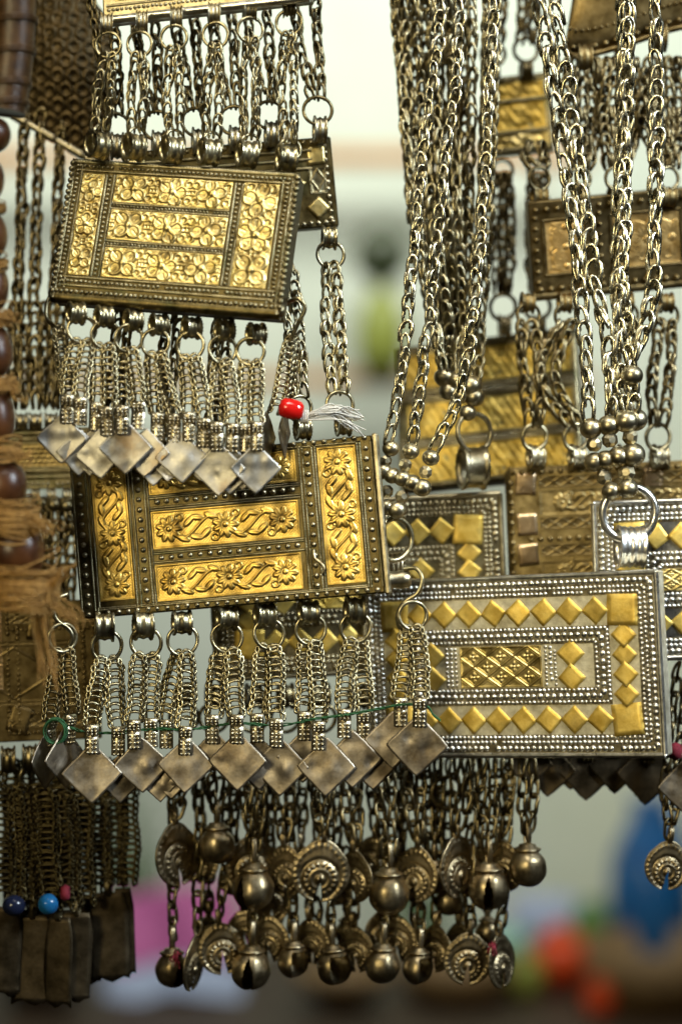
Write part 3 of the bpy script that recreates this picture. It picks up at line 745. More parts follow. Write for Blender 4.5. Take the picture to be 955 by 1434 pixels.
# corner tubes' end caps
for u_, v_ in ((0, .96), (1, .96)):
    m = MB(); m.add(*sphere((0, 0, 0), 9, 14, 8, (.7, 1, 1))); obj('end_cap', m.mesh('end_cap', 'dark_silver'), K1.o, (*K1.xz(u_, v_)[:1], 8, K1.xz(u_, v_)[1]))
# top bails, rings and chains up to the bar at the frame's top
tops = [(152, 63, 150, 34), (196, 62, 199, 30), (244, 53, 247, 24), (302, 49, 300, 19), (351, 42, 351, 13), (405, 32, 405, 9)]
bails1 = [(137, 203), (188, 206), (241, 210), (293, 213), (346, 216), (401, 222)]
KT = Case(T1, ((142, -70), (430, -110), (432, 0), (144, 28)), -40, 30, 'silver_mid', 0, 0)
KT.wire(0, .97, 1, .97, 7, 'silver', .0, 'edge_tube', 5); KT.beads(.02, .86, .98, .86, 3, 'silver_mid'); KT.wire(.02, .80, .98, .80, 2.2, 'silver_mid'); KT.panel(.06, .1, .94, .74, 'blossom', 'gold_pale', amp=1.4, step=.8)
for i, ((rx, ry, bx, by), (cx, cy)) in enumerate(zip(tops, bails1)):
    bail(T1, bx, by, -44, 10, 17, 'silver_mid', .1, 0, 1.4, 3)
    ring(T1, rx, ry, -48, 18, 2.4, 'wire', random.uniform(-.3, .3))
    bail(T1, cx, cy, -42, 15, 25, 'wire', .75 - .08 * i, .06, 1.15)
    ring(T1, cx + 5, cy - 12, -38, 16, 2.2, 'wire', .9 - .1 * i)
    for s in (-1, 1):
        chain(T1, [(rx + s * 5, ry + 17, -48), (rx + s * 9 + (cx - rx) * .4, (ry + cy) / 2, -46 - 3 * s), (cx + s * 7 + 4, cy - 20, -40)], 'wire', 20, 13, 1.5, jit=.5)
d1b = [(107, 439), (146, 444), (187, 449), (223, 455), (269, 459), (315, 463), (359, 468)]
d1r = [(115, 462), (148, 469), (181, 474), (218, 480), (267, 484), (312, 490), (351, 492)]
d1c = [((95, 568), (113, 571)), ((135, 578), (151, 585)), ((172, 583), (193, 576)), ((221, 592), (244, 594)), ((265, 592), (286, 601)), ((304, 606), (326, 608)), ((344, 608), (360, 606))]
d1p = [((87, 614, 37, 8), (112, 634, 34)), ((128, 634, 34), (140, 636, 36, 4)), ((176, 627, 39, 14), (204, 634, 36)), ((216, 652, 30), (237, 650, 26)), ((254, 640, 38, 8), (282, 645, 30)), ((306, 657, 39, 10), (323, 658, 36)), ((340, 655, 33), (358, 656, 37, 6))]
for (bx, by), (rx, ry), c, p in zip(d1b, d1r, d1c, d1p): dangle(T1, bx, by, rx, ry, c, p, -66, 19, 'wire', 'plate_grey', 37, 19, .55, 17, 12, 22)
# corner hooks with a braid at each end
hook(T1, [(75, 410, -40), (66, 425, -46), (66, 445, -48), (74, 455, -44), (82, 462, -40)], 3, 'wire')
braid(T1, (80, 458), (100, 560), 18, 'wire', -40)
hook(T1, [(400, 425, -52), (418, 418, -60), (427, 432, -60), (418, 452, -56), (410, 470, -52), (408, 478, -50)], 3.2, 'wire')
braid(T1, (410, 470), (384, 580), 19, 'wire', -44, .4); braid(T1, (414, 474), (402, 566), 16, 'wire', -36, 1.0)
pendant_plate(T1, None, (372, 612), 38, -30, 'plate_grey', 'wire', 1.15); pendant_plate(T1, None, (398, 606), 38, -24, 'plate_brown', 'wire', 1.38)

# ================================================================== centre left necklace: studded case of rich gold scrolls
T2 = Thing('amulet_necklace', 'large studded amulet case with rich gold leaf-scroll panels, fringed with brown square plates', 'necklace', 320, 740, 0)
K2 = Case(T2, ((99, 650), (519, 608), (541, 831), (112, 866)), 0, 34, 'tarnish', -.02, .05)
def wire2(a, b, c, d_): K2.wire(a, b, c, d_, 1.8, 'dark_silver', .22)
def stud2(a, b, c, d_): K2.beads(a, b, c, d_, 4.3, 'silver_mid', 3.1, 1.15, 'stud_row', 0, 10, .35)
for v_ in (.30, .655): stud2(.265, v_, .745, v_)
for v_ in (.012, .975): K2.beads(.01, v_, .99, v_, 3.9, 'silver_mid', 3.5, 1.2, 'stud_row', 0, 10, .4)
for u_ in (.028, .222, .783, .975): stud2(u_, .05, u_, .95)
for u_ in (.006, .05, .064, .19, .203, .242, .252, .757, .768, .80, .81, .948, .957, .994): wire2(u_, .03, u_, .955)
for v_ in (.035, .945, .955): wire2(.06, v_, .95, v_)
for v_ in (.262, .275, .335, .350, .615, .628, .685): wire2(.255, v_, .755, v_)
K2.panel(.07, .055, .185, .90, 'scroll', 'gold', step=.8); K2.panel(.818, .05, .942, .92, 'scroll', 'gold', step=.8)
K2.panel(.258, .05, .745, .25, 'scroll', 'gold', step=.8); K2.panel(.258, .362, .742, .60, 'scroll', 'gold', step=.8); K2.panel(.258, .70, .738, .93, 'scroll', 'gold', step=.8)
# loose curl of wire on the right stud column
x, z = K2.xz(.79, .78); m = MB(); m.add(*tube(spline([(x - 4, -3, z + 20), (x - 3, -5, z + 8), (x + 5, -7, z), (x + 9, -7, z - 9), (x + 4, -6, z - 16)], 6), 2.4, 6)); obj('loose_wire', m.mesh('loose_wire', 'silver_mid'), K2.o)
# raised flat bar along the right edge
x, z = K2.xz(1.004, .5); m = MB(); m.add(*slab(8, 26, K2.H * 1.02, 2)); obj('edge_bar', m.mesh('edge_bar', 'silver_mid', False), K2.o, (x + 2, -5, z))
d2b = [(147, 878), (201, 876), (255, 872), (318, 866), (371, 862), (432, 858), (497, 855)]
d2r = [(150, 905), (205, 900), (256, 897), (318, 893), (377, 888), (435, 882), (498, 879)]
d2c = [((166, 1032), (129, 1030)), ((212, 1021), (188, 1023)), ((233, 1023), (260, 1032)), ((298, 1016), (332, 1016)), ((360, 1014), (388, 1021)), ((426, 1011), (446, 1025)), ((509, 1011), (482, 1008))]
d2p = [((169, 1090, 36), (129, 1083, 44, 8)), ((224, 1098, 26), (199, 1071, 41, 2)), ((240, 1090, 30), (261, 1071, 41, 5)), ((300, 1052, 30), (333, 1066, 43, 12)), ((362, 1068, 40), (392, 1074, 43)), ((424, 1060, 38), (457, 1074, 43, 8)), ((522, 1066, 42), (494, 1063, 42, 2))]
for (bx, by), (rx, ry), c, p in zip(d2b, d2r, d2c, d2p):
    if c[0][0] > c[1][0]:      # front strand is the left one
        bail(T2, bx, by, 8, 13, 26, 'wire', random.uniform(.15, .45), 0, 1.35); ring(T2, rx, ry, 4, 21, 2.9, 'wire', random.uniform(-.3, .3))
        for i, s in ((0, 1), (1, -1)):
            dd = 8 - 6 * i; braid(T2, (rx + s * 8, ry + 16), (c[i][0], c[i][1] - 12), 23, 'wire', dd)
            pendant_plate(T2, c[i], p[i][:2], p[i][2], dd - 6 - (p[i][3] if len(p[i]) > 3 else 0), 'plate_brown', 'wire', random.uniform(-.15, .15), random.uniform(-.1, .05))
    else:
        dangle(T2, bx, by, rx, ry, c, p, 8, 21, 'wire', 'plate_brown', 42, 23, random.uniform(.15, .45), 17, 13, 26)
# side tabs, hooks and outer strands
m = MB(); m.add(*lathe([(11, -24), (13, -22), (13, -8), (11.5, 0), (13, 8), (13, 20), (11, 22), (8, 22)], 24, 'x')); obj('side_tab', m.mesh('side_tab', 'silver_mid'), T2.o, T2.L(552, 812, 10), (0, -.05, .2))
hook(T2, [(566, 797, 8), (582, 796, 0), (591, 810, -6), (585, 830, -6), (568, 842, -4), (557, 858, -4), (558, 876, -2), (566, 884, 0)], 3.1, 'wire')
dangle(T2, None, 0, 578, 862, ((561, 992), (588, 992)), ((550, 1036, 42), (584, 1044, 45, 14)), 0, 20, 'wire', 'plate_brown', 44, 23)
hook(T2, [(95, 832, 8), (82, 838, 0), (76, 852, -4), (80, 868, -4), (96, 880, 0), (102, 892, 2), (98, 905, 4)], 3.4, 'wire')
ring(T2, 88, 893, -2, 20, 2.8, 'wire', .5)
braid(T2, (80, 908), (72, 1010), 20, 'wire_dark', 4); braid(T2, (96, 908), (101, 1000), 20, 'wire_dark', 2)
pendant_plate(T2, (104, 1016), (92, 1062), 44, 2, 'plate_brown', 'wire', .95); pendant_plate(T2, (74, 1020), (66, 1064), 44, 10, 'plate_brown', 'wire', 1.1)

# upper case of the same necklace, seen behind the tilted one
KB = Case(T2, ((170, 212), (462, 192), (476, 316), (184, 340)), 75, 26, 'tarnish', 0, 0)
for v_ in (.05, .95): KB.beads(.01, v_, .99, v_, 4, 'silver_mid', 2.6)
for u_ in (.02, .965): KB.beads(u_, .05, u_, .95, 4, 'silver_mid', 2.6)
for v_ in (.14, .24, .34): KB.wire(.05, v_, .90, v_, 3, 'dark_silver')
KB.foil(.92, .20, 13, 13, 'gold_pale', 0, 'gold_square'); KB.foil(.91, .78, 12, 12, 'gold_pale', .9); KB.foil(.80, .5, 13, 13, 'gold_pale', .78); KB.foil(.06, .2, 13, 13, 'gold_pale', 0, 'gold_square')
KB.panel(.88, .34, .96, .62, 'chevron', 'dark_silver', 'engraved_panel'); KB.panel(.25, .4, .75, .85, 'scroll', 'gold')
for x_, y_ in ((165, 195), (222, 192), (278, 188), (330, 185), (380, 178), (448, 172)):
    bail(T2, x_, y_ + 10, 70, 12, 18, 'silver_mid', .2, 0, 1.4)
    ring(T2, x_ - 3, y_ - 17, 64, 20, 2.6, 'wire_dark', random.uniform(-.4, .4))
    for s in (-1, 1): chain(T2, [(x_ - 25 + s * 16, -25, 80), (x_ - 14 + s * 12, 70, 76), (x_ - 3 + s * 6, y_ - 32, 66)], 'wire_dark', 23, 14, 1.8, jit=.6)
# chains from its lower corners down to the studded case
bail(T2, 461, 333, 62, 11, 20, 'wire', .2, 0, 1.3); ring(T2, 463, 357, 56, 19, 2.7, 'wire', .1)
for s in (-1, 1): chain(T2, [(463 + s * 6, 374, 54), (466 + s * 10, 460, 40), (474 + s * 8, 552, 22)], 'wire', 24, 15, 1.8, jit=.35)
ring(T2, 476, 567, 20, 19, 2.7, 'wire', .3); bail(T2, 481, 594, 16, 12, 20, 'wire', .3, 0, 1.2)
for s in (-1, 1): chain(T2, [(400 + s * 8, 372, 54), (412 + s * 8, 460, 40), (420 + s * 6, 556, 22)], 'wire', 22, 14, 1.7, jit=.5)
ring(T2, 420, 572, 20, 18, 2.7, 'wire', .5); bail(T2, 424, 600, 16, 12, 20, 'wire', .4, 0, 1.2)
for x_ in (170, 240, 310):
    for s in (-1, 1): chain(T2, [(x_ + 30 + s * 7, 345, 70), (x_ + s * 8, 470, 46), (x_ - 10 + s * 6, 640, 30)], 'wire_dark', 22, 14, 1.7, jit=.5)

# thread, bead
m = MB()
for k in range(3):
    ph = k * 2.1
    pts = [(100, 1018, 6), (126, 1026 - k, 14), (170, 1024 + k, 2), (215, 1020, 8), (262, 1022 - k, 0), (300, 1016, 8), (334, 1012, -2), (392, 1014 + k, 4), (440, 1006, 0), (486, 1000, -4), (530, 992, -4), (562, 986, -10), (596, 988, -8), (606, 1000, -4), (616, 1008, 0)]
    q = spline([P(*p) for p in pts], 10); tt = np.arange(len(q)); q[:, 2] += 1.3 * np.sin(tt * .9 + ph); q[:, 1] += 1.3 * np.cos(tt * .9 + ph) - 8
    m.add(*tube(q - P(330, 1014, 0), .95, 5))
single('green_thread', 'thin green thread strung through the braided chains above the brown plates', 'thread', 330, 1014, 0, m, 'green_thread')
m = MB(); t = np.linspace(0, 9 * PI, 90)
for k in range(2):
    m.add(*tube(np.stack([15 * np.cos(t * .9 + k) * (1 - .1 * np.sin(t * .23)), 5 * np.sin(t * .7), 17 * np.sin(t * .9 + k) * (1 + .1 * np.cos(t * .31))], -1), 1.1, 5))
single('green_thread', 'small wound loop of green thread on the leftmost braided chain', 'thread', 78, 1024, -8, m, 'green_thread')
m = MB(); m.add(*lathe([(3.5, -17), (9, -16.5), (13, -12), (14.2, -4), (14.2, 5), (12.8, 12), (9, 16), (3.5, 17), (3.2, 10), (3.2, -10), (3.5, -17)], 28, 'x')); single('red_bead', 'glossy red glass bead threaded above the gold scroll panels', 'bead', 408, 573, -62, m, 'red', (0, .22, .12))
m = MB(); rg = np.random.default_rng(3)
for k in range(46):
    o_ = rg.normal(0, 3.0, 3); e_ = rg.uniform(.55, 1.05); c_ = rg.normal(0, 2.2, (4, 3))
    pts = [(-34, 0, 0), (-26 + o_[0] * .3, o_[1] * .3, -5 + o_[2] * .3), (-6, o_[1], o_[2] * .8), tuple(np.array((24 * e_, 8 + o_[1], 5 + o_[2] * 1.2)) + c_[0]), tuple(np.array((44 * e_, 22 + o_[1], 1 + o_[2] * 1.6)) + c_[1]), tuple(np.array((60 * e_, 34, -8 + 2.6 * o_[2])) + 2 * c_[2])]
    m.add(*tube(spline(pts, 6), rg.uniform(.7, 1.15), 4))
for k in range(4):
    t = np.arange(20) * 2 * PI / 20; m.add(*tube(np.stack([-24 + k * 3 + 0 * t, 7 * np.cos(t), -4 + 9 * np.sin(t)], -1), 1.6, 5, True))
single('white_thread', 'frayed white cotton thread knotted beside the red bead', 'thread', 446, 580, -50, m, 'white_thread')

# ================================================================== right necklace: bright silver case with gold diamonds
def diamond_case(T, corners, d, depth, ground, bead, foil, yaw0=0, pitch0=0, centre='lattice', small=True):
    K = Case(T, corners, d, depth, ground, yaw0, pitch0, 2.5)
    W, H = K.W, K.H
    eu, ev = lambda x: x / W, lambda z: z / H
    K.frame(eu(2), ev(2), 1 - eu(2), 1 - ev(2), lambda *a: K.wire(*a, 4.2, bead, 0, 'edge_wire', 1))
    for off, r in ((11.5, 4.9), (20, 3.7), (27, 3.7)): K.frame(eu(off), ev(off), 1 - eu(off), 1 - ev(off), lambda *a: K.beads(*a, r, bead, 1.82, jit=.12))
    u0, v0 = eu(31), ev(31); sq = 42 if small else 34
    cw, ch = eu(sq), ev(sq)
    for a in (u0 + cw / 2, 1 - u0 - cw / 2):
        for b in (v0 + ch / 2, 1 - v0 - ch / 2): K.foil(a, b, sq / 2 + 1, sq / 2 + 1, foil, 0, 'gold_square', .8)
    hd = sq * .345; n = int((1 - 2 * u0 - 2 * cw) * W / (hd * 2.42))
    for i in range(n):
        u = u0 + cw + (1 - 2 * u0 - 2 * cw) * (i + .5) / n
        for b in (v0 + ch / 2, 1 - v0 - ch / 2): K.foil(u, b, hd, hd, foil, PI / 4)
    nv = max(int(round((1 - 2 * v0 - 2 * ch) * H / (hd * 2.15))), 1)
    for i in range(nv):
        v = v0 + ch + (1 - 2 * v0 - 2 * ch) * (i + .5) / nv
        for a in (u0 + cw / 2, 1 - u0 - cw / 2): K.foil(a, v, hd * .92, hd * .92, foil, PI / 4)
    ui, vi = u0 + cw + eu(3.5), v0 + ch + ev(3.5)
    for off, r in ((0, 3.5), (8.5, 5.0), (17, 3.5)): K.frame(ui + eu(off), vi + ev(off), 1 - ui - eu(off), 1 - vi - ev(off), lambda *a: K.beads(*a, r, bead, 1.82 if r < 4 else 1.95, jit=.12))
    # tarnished strips the bead rows are soldered on
    def bed(x0, x1, xo):
        for (ua, va, ub, vb) in ((x0, x0, None, None),):
            for sgn in (1, -1):
                for horiz in (True, False):
                    if horiz: w_, h_ = W - 2 * x0, x1 - x0; loc = (0, -.6, sgn * (H / 2 - (x0 + x1) / 2))
                    else: w_, h_ = x1 - x0, H - 2 * x1 - .4; loc = (sgn * (W / 2 - (x0 + x1) / 2), -.6, 0)
                    q = MB(); q.add(*slab(w_, 1.6, h_, .3)); obj('bead_strip', q.mesh('bead_strip', 'silver_mid', False), K.o, loc)
    bed(6.5, 31, 0); bed(73, 97.5, 0)
    # middle field
    cu0, cu1, cv0, cv1 = .5 - .164, .5 + .112, vi + ev(22), 1 - vi - ev(22)
    if centre: K.panel(cu0, cv0, cu1, cv1, centre, 'gold_pale' if bead == 'silver' else foil, 'gold_panel', 1.0, .8)
    for x in (7, 14, 21): K.beads(cu0 - eu(x), cv0, cu0 - eu(x), cv1, 2.9, bead)
    for x in (6, 13, 20): K.beads(cu1 + eu(x), cv0, cu1 + eu(x), cv1, 2.7 if x != 13 else 3.3, bead)
    for a in (cu0 - eu(44), cu1 + eu(44)):
        for b in (-.5, .5): K.foil(a, .5 + b * ev(sq * .82), hd * 1.02, hd * 1.02, foil, PI / 4)
    return K
T3 = Thing('amulet_necklace', 'bright silver beaded amulet case with rows of gold diamonds on two bunches of bright chains', 'necklace', 725, 930, 45)
K3 = diamond_case(T3, ((508, 819), (916, 796), (935, 1063), (516, 1056)), 45, 30, 'silver_ground', 'silver', 'gold_foil', -.22, 0)
def spacer(T, rows, mat='silver_mid'):
    for kind, px, py, r, d in rows:
        r = round(r * 1.22, 1)
        if kind == 'b':
            m = cached(('spb', r, mat), lambda: (lambda q: (q.add(*sphere((0, 0, 0), r, 20, 12, (1, 1, .92))), q.mesh('spacer_bead', mat))[1])(MB()))
            T.put('spacer_bead', m, px, py, d, (random.uniform(-.2, .2), random.uniform(-.3, .3), 0), T.k)
        else:
            def fn():
                q = MB(); s = r
                # cube with cut corners
                v, f = slab(2 * s, 2 * s, 2 * s, s * .55); q.add(v, f); return q.mesh('spacer_block', mat, False)
            T.put('spacer_block', cached(('spk', r, mat), fn), px, py, d - r, (0, random.uniform(-.3, .3), random.uniform(-.4, .4)), T.k)
d0 = 10
bail(T3, 882, 766, d0, 25, 36, 'silver', .12, .02, 1.12, 4); ring(T3, 880, 719, d0 - 10, 37, 6.0, 'silver', .1)
spacer(T3, [('b', 827, 600, 13, d0 - 10), ('b', 852, 596, 13, d0 - 14), ('b', 876, 590, 14, d0 - 18), ('b', 889, 588, 14, d0 - 8), ('k', 830, 622, 8, d0 - 12), ('k', 857, 616, 8, d0 - 16), ('k', 882, 612, 8, d0 - 20),
            ('b', 832, 647, 12, d0 - 10), ('b', 848, 644, 12, d0 - 14), ('b', 866, 640, 13, d0 - 18), ('b', 885, 637, 15, d0 - 18), ('k', 850, 668, 8, d0 - 14), ('k', 876, 661, 9, d0 - 18),
            ('b', 855, 688, 11, d0 - 16), ('b', 878, 684, 12, d0 - 20)])
big = dict(mat='wire_bright', L=32, W=20, r=2.5, jit=.3)
for pts in ([(748, -30), (770, 100), (785, 200), (800, 300), (812, 400), (820, 500), (826, 590)],
            [(772, -30), (790, 100), (806, 200), (820, 300), (834, 400), (850, 480), (856, 590)],
            [(874, -30), (873, 100), (870, 200), (868, 320), (866, 420), (870, 500), (880, 585)],
            [(880, -30), (878, 120), (874, 220), (872, 330), (872, 430), (880, 500), (888, 580)],
            [(915, -30), (918, 100), (918, 220), (916, 330), (913, 410), (902, 462), (884, 508)]):
    chain(T3, [(x_, y_, 30 - 40 * max(0, (y_ - 200)) / 400) for x_, y_ in pts], **big)
spacer(T3, [('b', 884, 526, 13, -8)])
for pts in ([(884, 536), (886, 560), (884, 585)],): chain(T3, [(x_, y_, -8) for x_, y_ in pts], **big)
# left bunch
spacer(T3, [('b', 547, 628, 10, 20), ('b', 575, 632, 10, 14), ('b', 603, 641, 10, 10), ('k', 543, 645, 6, 20), ('k', 568, 651, 7, 12), ('k', 595, 661, 7, 8),
            ('b', 537, 660, 10, 22), ('b', 549, 666, 10, 18), ('b', 563, 670, 10, 12), ('b', 577, 676, 10, 10), ('b', 591, 683, 11, 8), ('k', 543, 688, 7, 18), ('k', 566, 695, 7, 12), ('b', 541, 710, 10, 18), ('b', 556, 714, 11, 14)])
ring(T3, 552, 755, 24, 29, 3.8, 'wire', .55)
bail(T3, 546, 795, 60, 18, 30, 'silver_mid', .15, 0, 1.1, 4)
big2 = dict(mat='wire_bright', L=27, W=16, r=1.95, jit=.25)
for pts in ([(545, 622), (560, 540), (570, 450), (579, 350), (594, 200), (611, 80), (618, -30)], [(577, 624), (588, 540), (600, 450), (612, 330), (626, 200), (640, 100), (644, -30)],
            [(606, 634), (628, 590), (645, 540), (656, 480), (666, 400), (672, 330), (681, 200), (686, 100), (692, -30)]):
    chain(T3, [(x_, y_, 14 + 30 * max(0, 600 - y_) / 600) for x_, y_ in pts[::-1]], **big2)

# ================================================================== darker diamond case behind it, with the fringe of bells
T4 = Thing('amulet_necklace', 'dull gold-diamond amulet case behind the bright one, hung with bells and crescent charms', 'necklace', 500, 820, 150)
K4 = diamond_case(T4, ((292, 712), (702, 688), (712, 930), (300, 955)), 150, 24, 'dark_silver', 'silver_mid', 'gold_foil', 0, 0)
bail(T4, 662, 655, 130, 26, 34, 'silver_mid', .25, 0, 1.1, 0); ring(T4, 664, 606, 120, 27, 3.6, 'silver_mid', .5)
bail(T4, 335, 690, 130, 22, 34, 'silver_mid', .25, 0, 1.1, 0)
spacer(T4, [('b', 622, 528, 12, 118), ('b', 640, 532, 12, 114), ('b', 659, 540, 13, 110), ('b', 628, 548, 11, 118), ('b', 646, 553, 11, 114), ('b', 664, 556, 12, 112), ('b', 655, 578, 10, 114)])
for xs in ([(550, -30), (565, 140), (580, 300), (600, 420), (620, 520)], [(564, -30), (574, 140), (592, 300), (612, 420), (628, 520)], [(580, -30), (590, 140), (606, 300), (624, 420), (636, 524)], [(600, -30), (610, 140), (624, 300), (638, 420), (644, 526)],
           [(660, -30), (660, 140), (656, 300), (654, 420), (652, 530)], [(682, -30), (680, 140), (672, 300), (664, 420), (660, 534)], [(694, -30), (690, 140), (684, 300), (676, 420), (666, 536)], [(622, -30), (636, 140), (640, 300), (648, 420), (648, 530)], [(556, -30), (570, 130), (588, 300), (606, 430), (622, 524)]):
    chain(T4, [(x_, y_, 125 + 18 * math.sin(x_ * .3)) for x_, y_ in xs], 'wire', 24, 15, 1.9, jit=.5)
for i in range(6):
    x0 = 556 + 19 * i
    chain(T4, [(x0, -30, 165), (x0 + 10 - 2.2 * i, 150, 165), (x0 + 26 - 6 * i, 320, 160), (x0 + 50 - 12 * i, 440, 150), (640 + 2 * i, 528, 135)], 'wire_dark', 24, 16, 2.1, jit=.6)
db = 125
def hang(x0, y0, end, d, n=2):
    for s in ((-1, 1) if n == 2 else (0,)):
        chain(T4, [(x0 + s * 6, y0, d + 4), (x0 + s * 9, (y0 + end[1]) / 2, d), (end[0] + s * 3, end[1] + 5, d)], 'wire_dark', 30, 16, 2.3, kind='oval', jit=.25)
RS = 1.1
row1 = [('c', 249, 1199, 38, .85, 0, 0), ('b', 304, 1184, 23, 0, 2, 0), ('c', 353, 1212, 34, .3, 0, 20), ('b', 355, 1245, 26, .5, 0, -8), ('c', 400, 1222, 31, -.5, 0, 12), ('c', 449, 1222, 37, .05, 0, -12), ('c', 496, 1230, 31, -.75, 0, 4),
        ('b', 544, 1252, 26, 0, 1, -10), ('c', 581, 1227, 33, -.55, 0, 4), ('b', 608, 1231, 19, 0, 1, 24), ('c', 643, 1217, 37, .8, 0, 0), ('b', 684, 1245, 26, .5, 1, -6), ('c', 704, 1215, 31, -.6, 0, 22), ('b', 738, 1215, 24, 0, 2, -6)]
for kd, x_, y_, R_, p1, var, dz in row1:
    if kd == 'b': e = bell(T4, x_, y_, round(R_ * RS, 1), db + dz, p1, var, 0)
    else: e = coin(T4, x_, y_, round(R_ * RS, 1), db + dz, p1, random.uniform(-.12, .12))
    hang(x_ + random.uniform(-4, 4), 1062, e, db + dz)
row2 = [('b', 241, 1358, 22, .6, 2, 0), ('c', 272, 1350, 34, 1.25, 0, -4), ('c', 311, 1331, 31, .15, 0, 4), ('b', 351, 1358, 25, .6, 1, -8), ('c', 377, 1316, 28, -.4, 0, 20), ('b', 411, 1346, 20, 1.2, 0, -4), ('c', 437, 1320, 27, -.5, 0, 24), ('b', 468, 1354, 22, 1.2, 1, -8),
        ('c', 498, 1331, 28, -.6, 0, 16), ('b', 535, 1352, 22, 0, 1, -6), ('c', 556, 1316, 28, -.5, 0, 24), ('b', 585, 1355, 20, 1.2, 0, -4), ('c', 609, 1330, 28, -.8, 0, 16), ('c', 655, 1345, 31, 0.05, 0, -4), ('c', 702, 1348, 32, .95, 0, 0)]
for kd, x_, y_, R_, p1, var, dz in row2:
    if kd == 'b': e = bell(T4, x_, y_, round(R_ * RS, 1), db + 14 + dz, p1, var, random.uniform(-.1, .1))
    else: e = coin(T4, x_, y_, round(R_ * RS, 1), db + 14 + dz, p1, random.uniform(-.12, .12))
    hang(x_ + random.uniform(-8, 8), 1064, e, db + 26 + dz, 1)
for i, x_ in enumerate((278, 328, 378, 424, 472, 520, 566, 628, 668)):
    y_ = 1206 + 14 * ((i * 7) % 5)
    if i % 3 == 1: e = bell(T4, x_, y_, 20, db + 48, 0, 1)
    else: e = coin(T4, x_, y_, 31, db + 46, random.uniform(-.9, .9), random.uniform(-.2, .2))
    hang(x_, 1064, e, db + 50, 1)
    y_ = 1296 + 9 * ((i * 5) % 4)
    e = coin(T4, x_ + 16, y_, 28, db + 60, random.uniform(-1.0, 1.0), random.uniform(-.2, .2)) if i % 2 else bell(T4, x_ + 14, y_ + 10, 18, db + 60, 0, 2)
    hang(x_ + 14, 1190, e, db + 62, 1)
for x_ in (312, 560, 625):
    ring(T4, x_, 1110, db + 20, 22, 3, 'wire_dark', .3)
for x_ in (258, 300, 355, 400, 450, 500, 545, 590, 640, 690, 725):
    bail(T4, x_, 975, 160, 12, 22, 'wire_dark', .3, 0, 1.3); ring(T4, x_, 1005, 152, 20, 2.8, 'wire_dark', .2)
for x_, y_ in ((247, 1335), (690, 1322)):
    m = MB(); rg = np.random.default_rng(int(x_))
    for k in range(9):
        m.add(*tube(spline([rg.normal(0, 3, 3), rg.normal(0, 4, 3) + (0, -2, -6), rg.normal(0, 4, 3) + (0, 0, -16)], 5), 1.2, 4))
    single('red_thread', 'wisp of dark red thread inside the lowest left bell' if x_ < 300 else 'wisp of dark red thread beside the lowest right crescent charm', 'thread', x_, y_, db - 4, m, 'red_thread')

# ================================================================== bright diamond case cut off by the right edge
T5 = Thing('amulet_necklace', 'pale silver amulet case with gold diamonds cut off by the right edge of the picture', 'necklace', 950, 810, 70)
K5 = diamond_case(T5, ((828, 704), (1110, 694), (1116, 918), (836, 926)), 75, 26, 'silver', 'silver', 'gold_foil', 0, 0)
chain(T5, [(948, 930, 110), (938, 1030, 110), (928, 1120, 110)], 'wire_dark', 28, 15, 2.2, kind='oval'); chain(T5, [(968, 930, 110), (952, 1030, 110), (944, 1150, 110)], 'wire_dark', 28, 15, 2.2, kind='oval')
coin(T5, 934, 1214, 33, 110, .1, .1); chain(T5, [(930, 1110, 110), (936, 1172, 110)], 'wire_dark', 28, 15, 2.2, kind='oval')
pendant_plate(T5, (965, 1055), (958, 1102), 40, 70, 'plate_brown', 'wire')
m = MB(); m.add(*lathe([(4, -9), (10, -8), (13, 0), (10, 8), (4, 9), (4, -9)], 20, 'x')); single('red_bead', 'dark red bead at the right edge below the bright silver case', 'bead', 945, 1052, 66, m, 'red_thread')

# ================================================================== two-tier necklace at the right: studded copper case over a worn brown one
T6 = Thing('amulet_necklace', 'two-tier brown necklace: studded case with copper panels above a rust-worn flower case', 'necklace', 850, 340, 170)
K8 = Case(T6, ((742, 286), (1010, 256), (1014, 396), (744, 420)), 170, 32, 'brown_metal', 0, .05)
for v_ in (.09, .90): K8.beads(.01, v_, .99, v_, 5, 'brown_metal', 3.0, 1.1, 'stud_row')
for u_ in (.03, .36, .84): K8.beads(u_, .12, u_, .88, 4.6, 'brown_metal', 3.0, 1.1, 'stud_row')
K8.wire(0, .97, 1, .97, 7, 'brown_metal', 0, 'edge_tube', 5)
for a, b in ((.08, .28), (.43, .77)): K8.panel(a, .22, b, .74, 'scroll', 'gold_copper', 'copper_panel', .6); K8.frame(a - .012, .20, b + .012, .76, lambda *q: K8.wire(*q, 2.2, 'brown_metal'))
K6 = Case(T6, ((706, 657), (1040, 640), (1046, 880), (716, 890)), 165, 32, 'gold_rust', 0, 0, 8)
K6.beads(.01, .03, .99, .03, 4.6, 'brown_metal', 3.0, 1.1, 'stud_row'); K6.beads(.08, .43, .99, .43, 4.6, 'brown_metal', 3.0, 1.1, 'stud_row'); K6.beads(.02, .06, .02, .95, 4.6, 'brown_metal', 3.2, 1.1, 'stud_row')
for v_ in (.09, .34, .50, .72): K6.panel(.14, v_ - .035, .98, v_ + .035, 'chevron', 'brown_metal', 'engraved_panel', .9)
K6.panel(.14, .14, .98, .29, 'scroll', 'gold_rust', 'flower_panel'); K6.panel(.14, .56, .98, .69, 'scroll', 'gold_rust', 'flower_panel')
for v_ in (.10, .34, .52): K6.foil(.085, v_, 15, 16, 'copper', 0, 'copper_square', .6)
K6.foil(.62, .10, 15, 16, 'copper', 0, 'copper_square', .6)
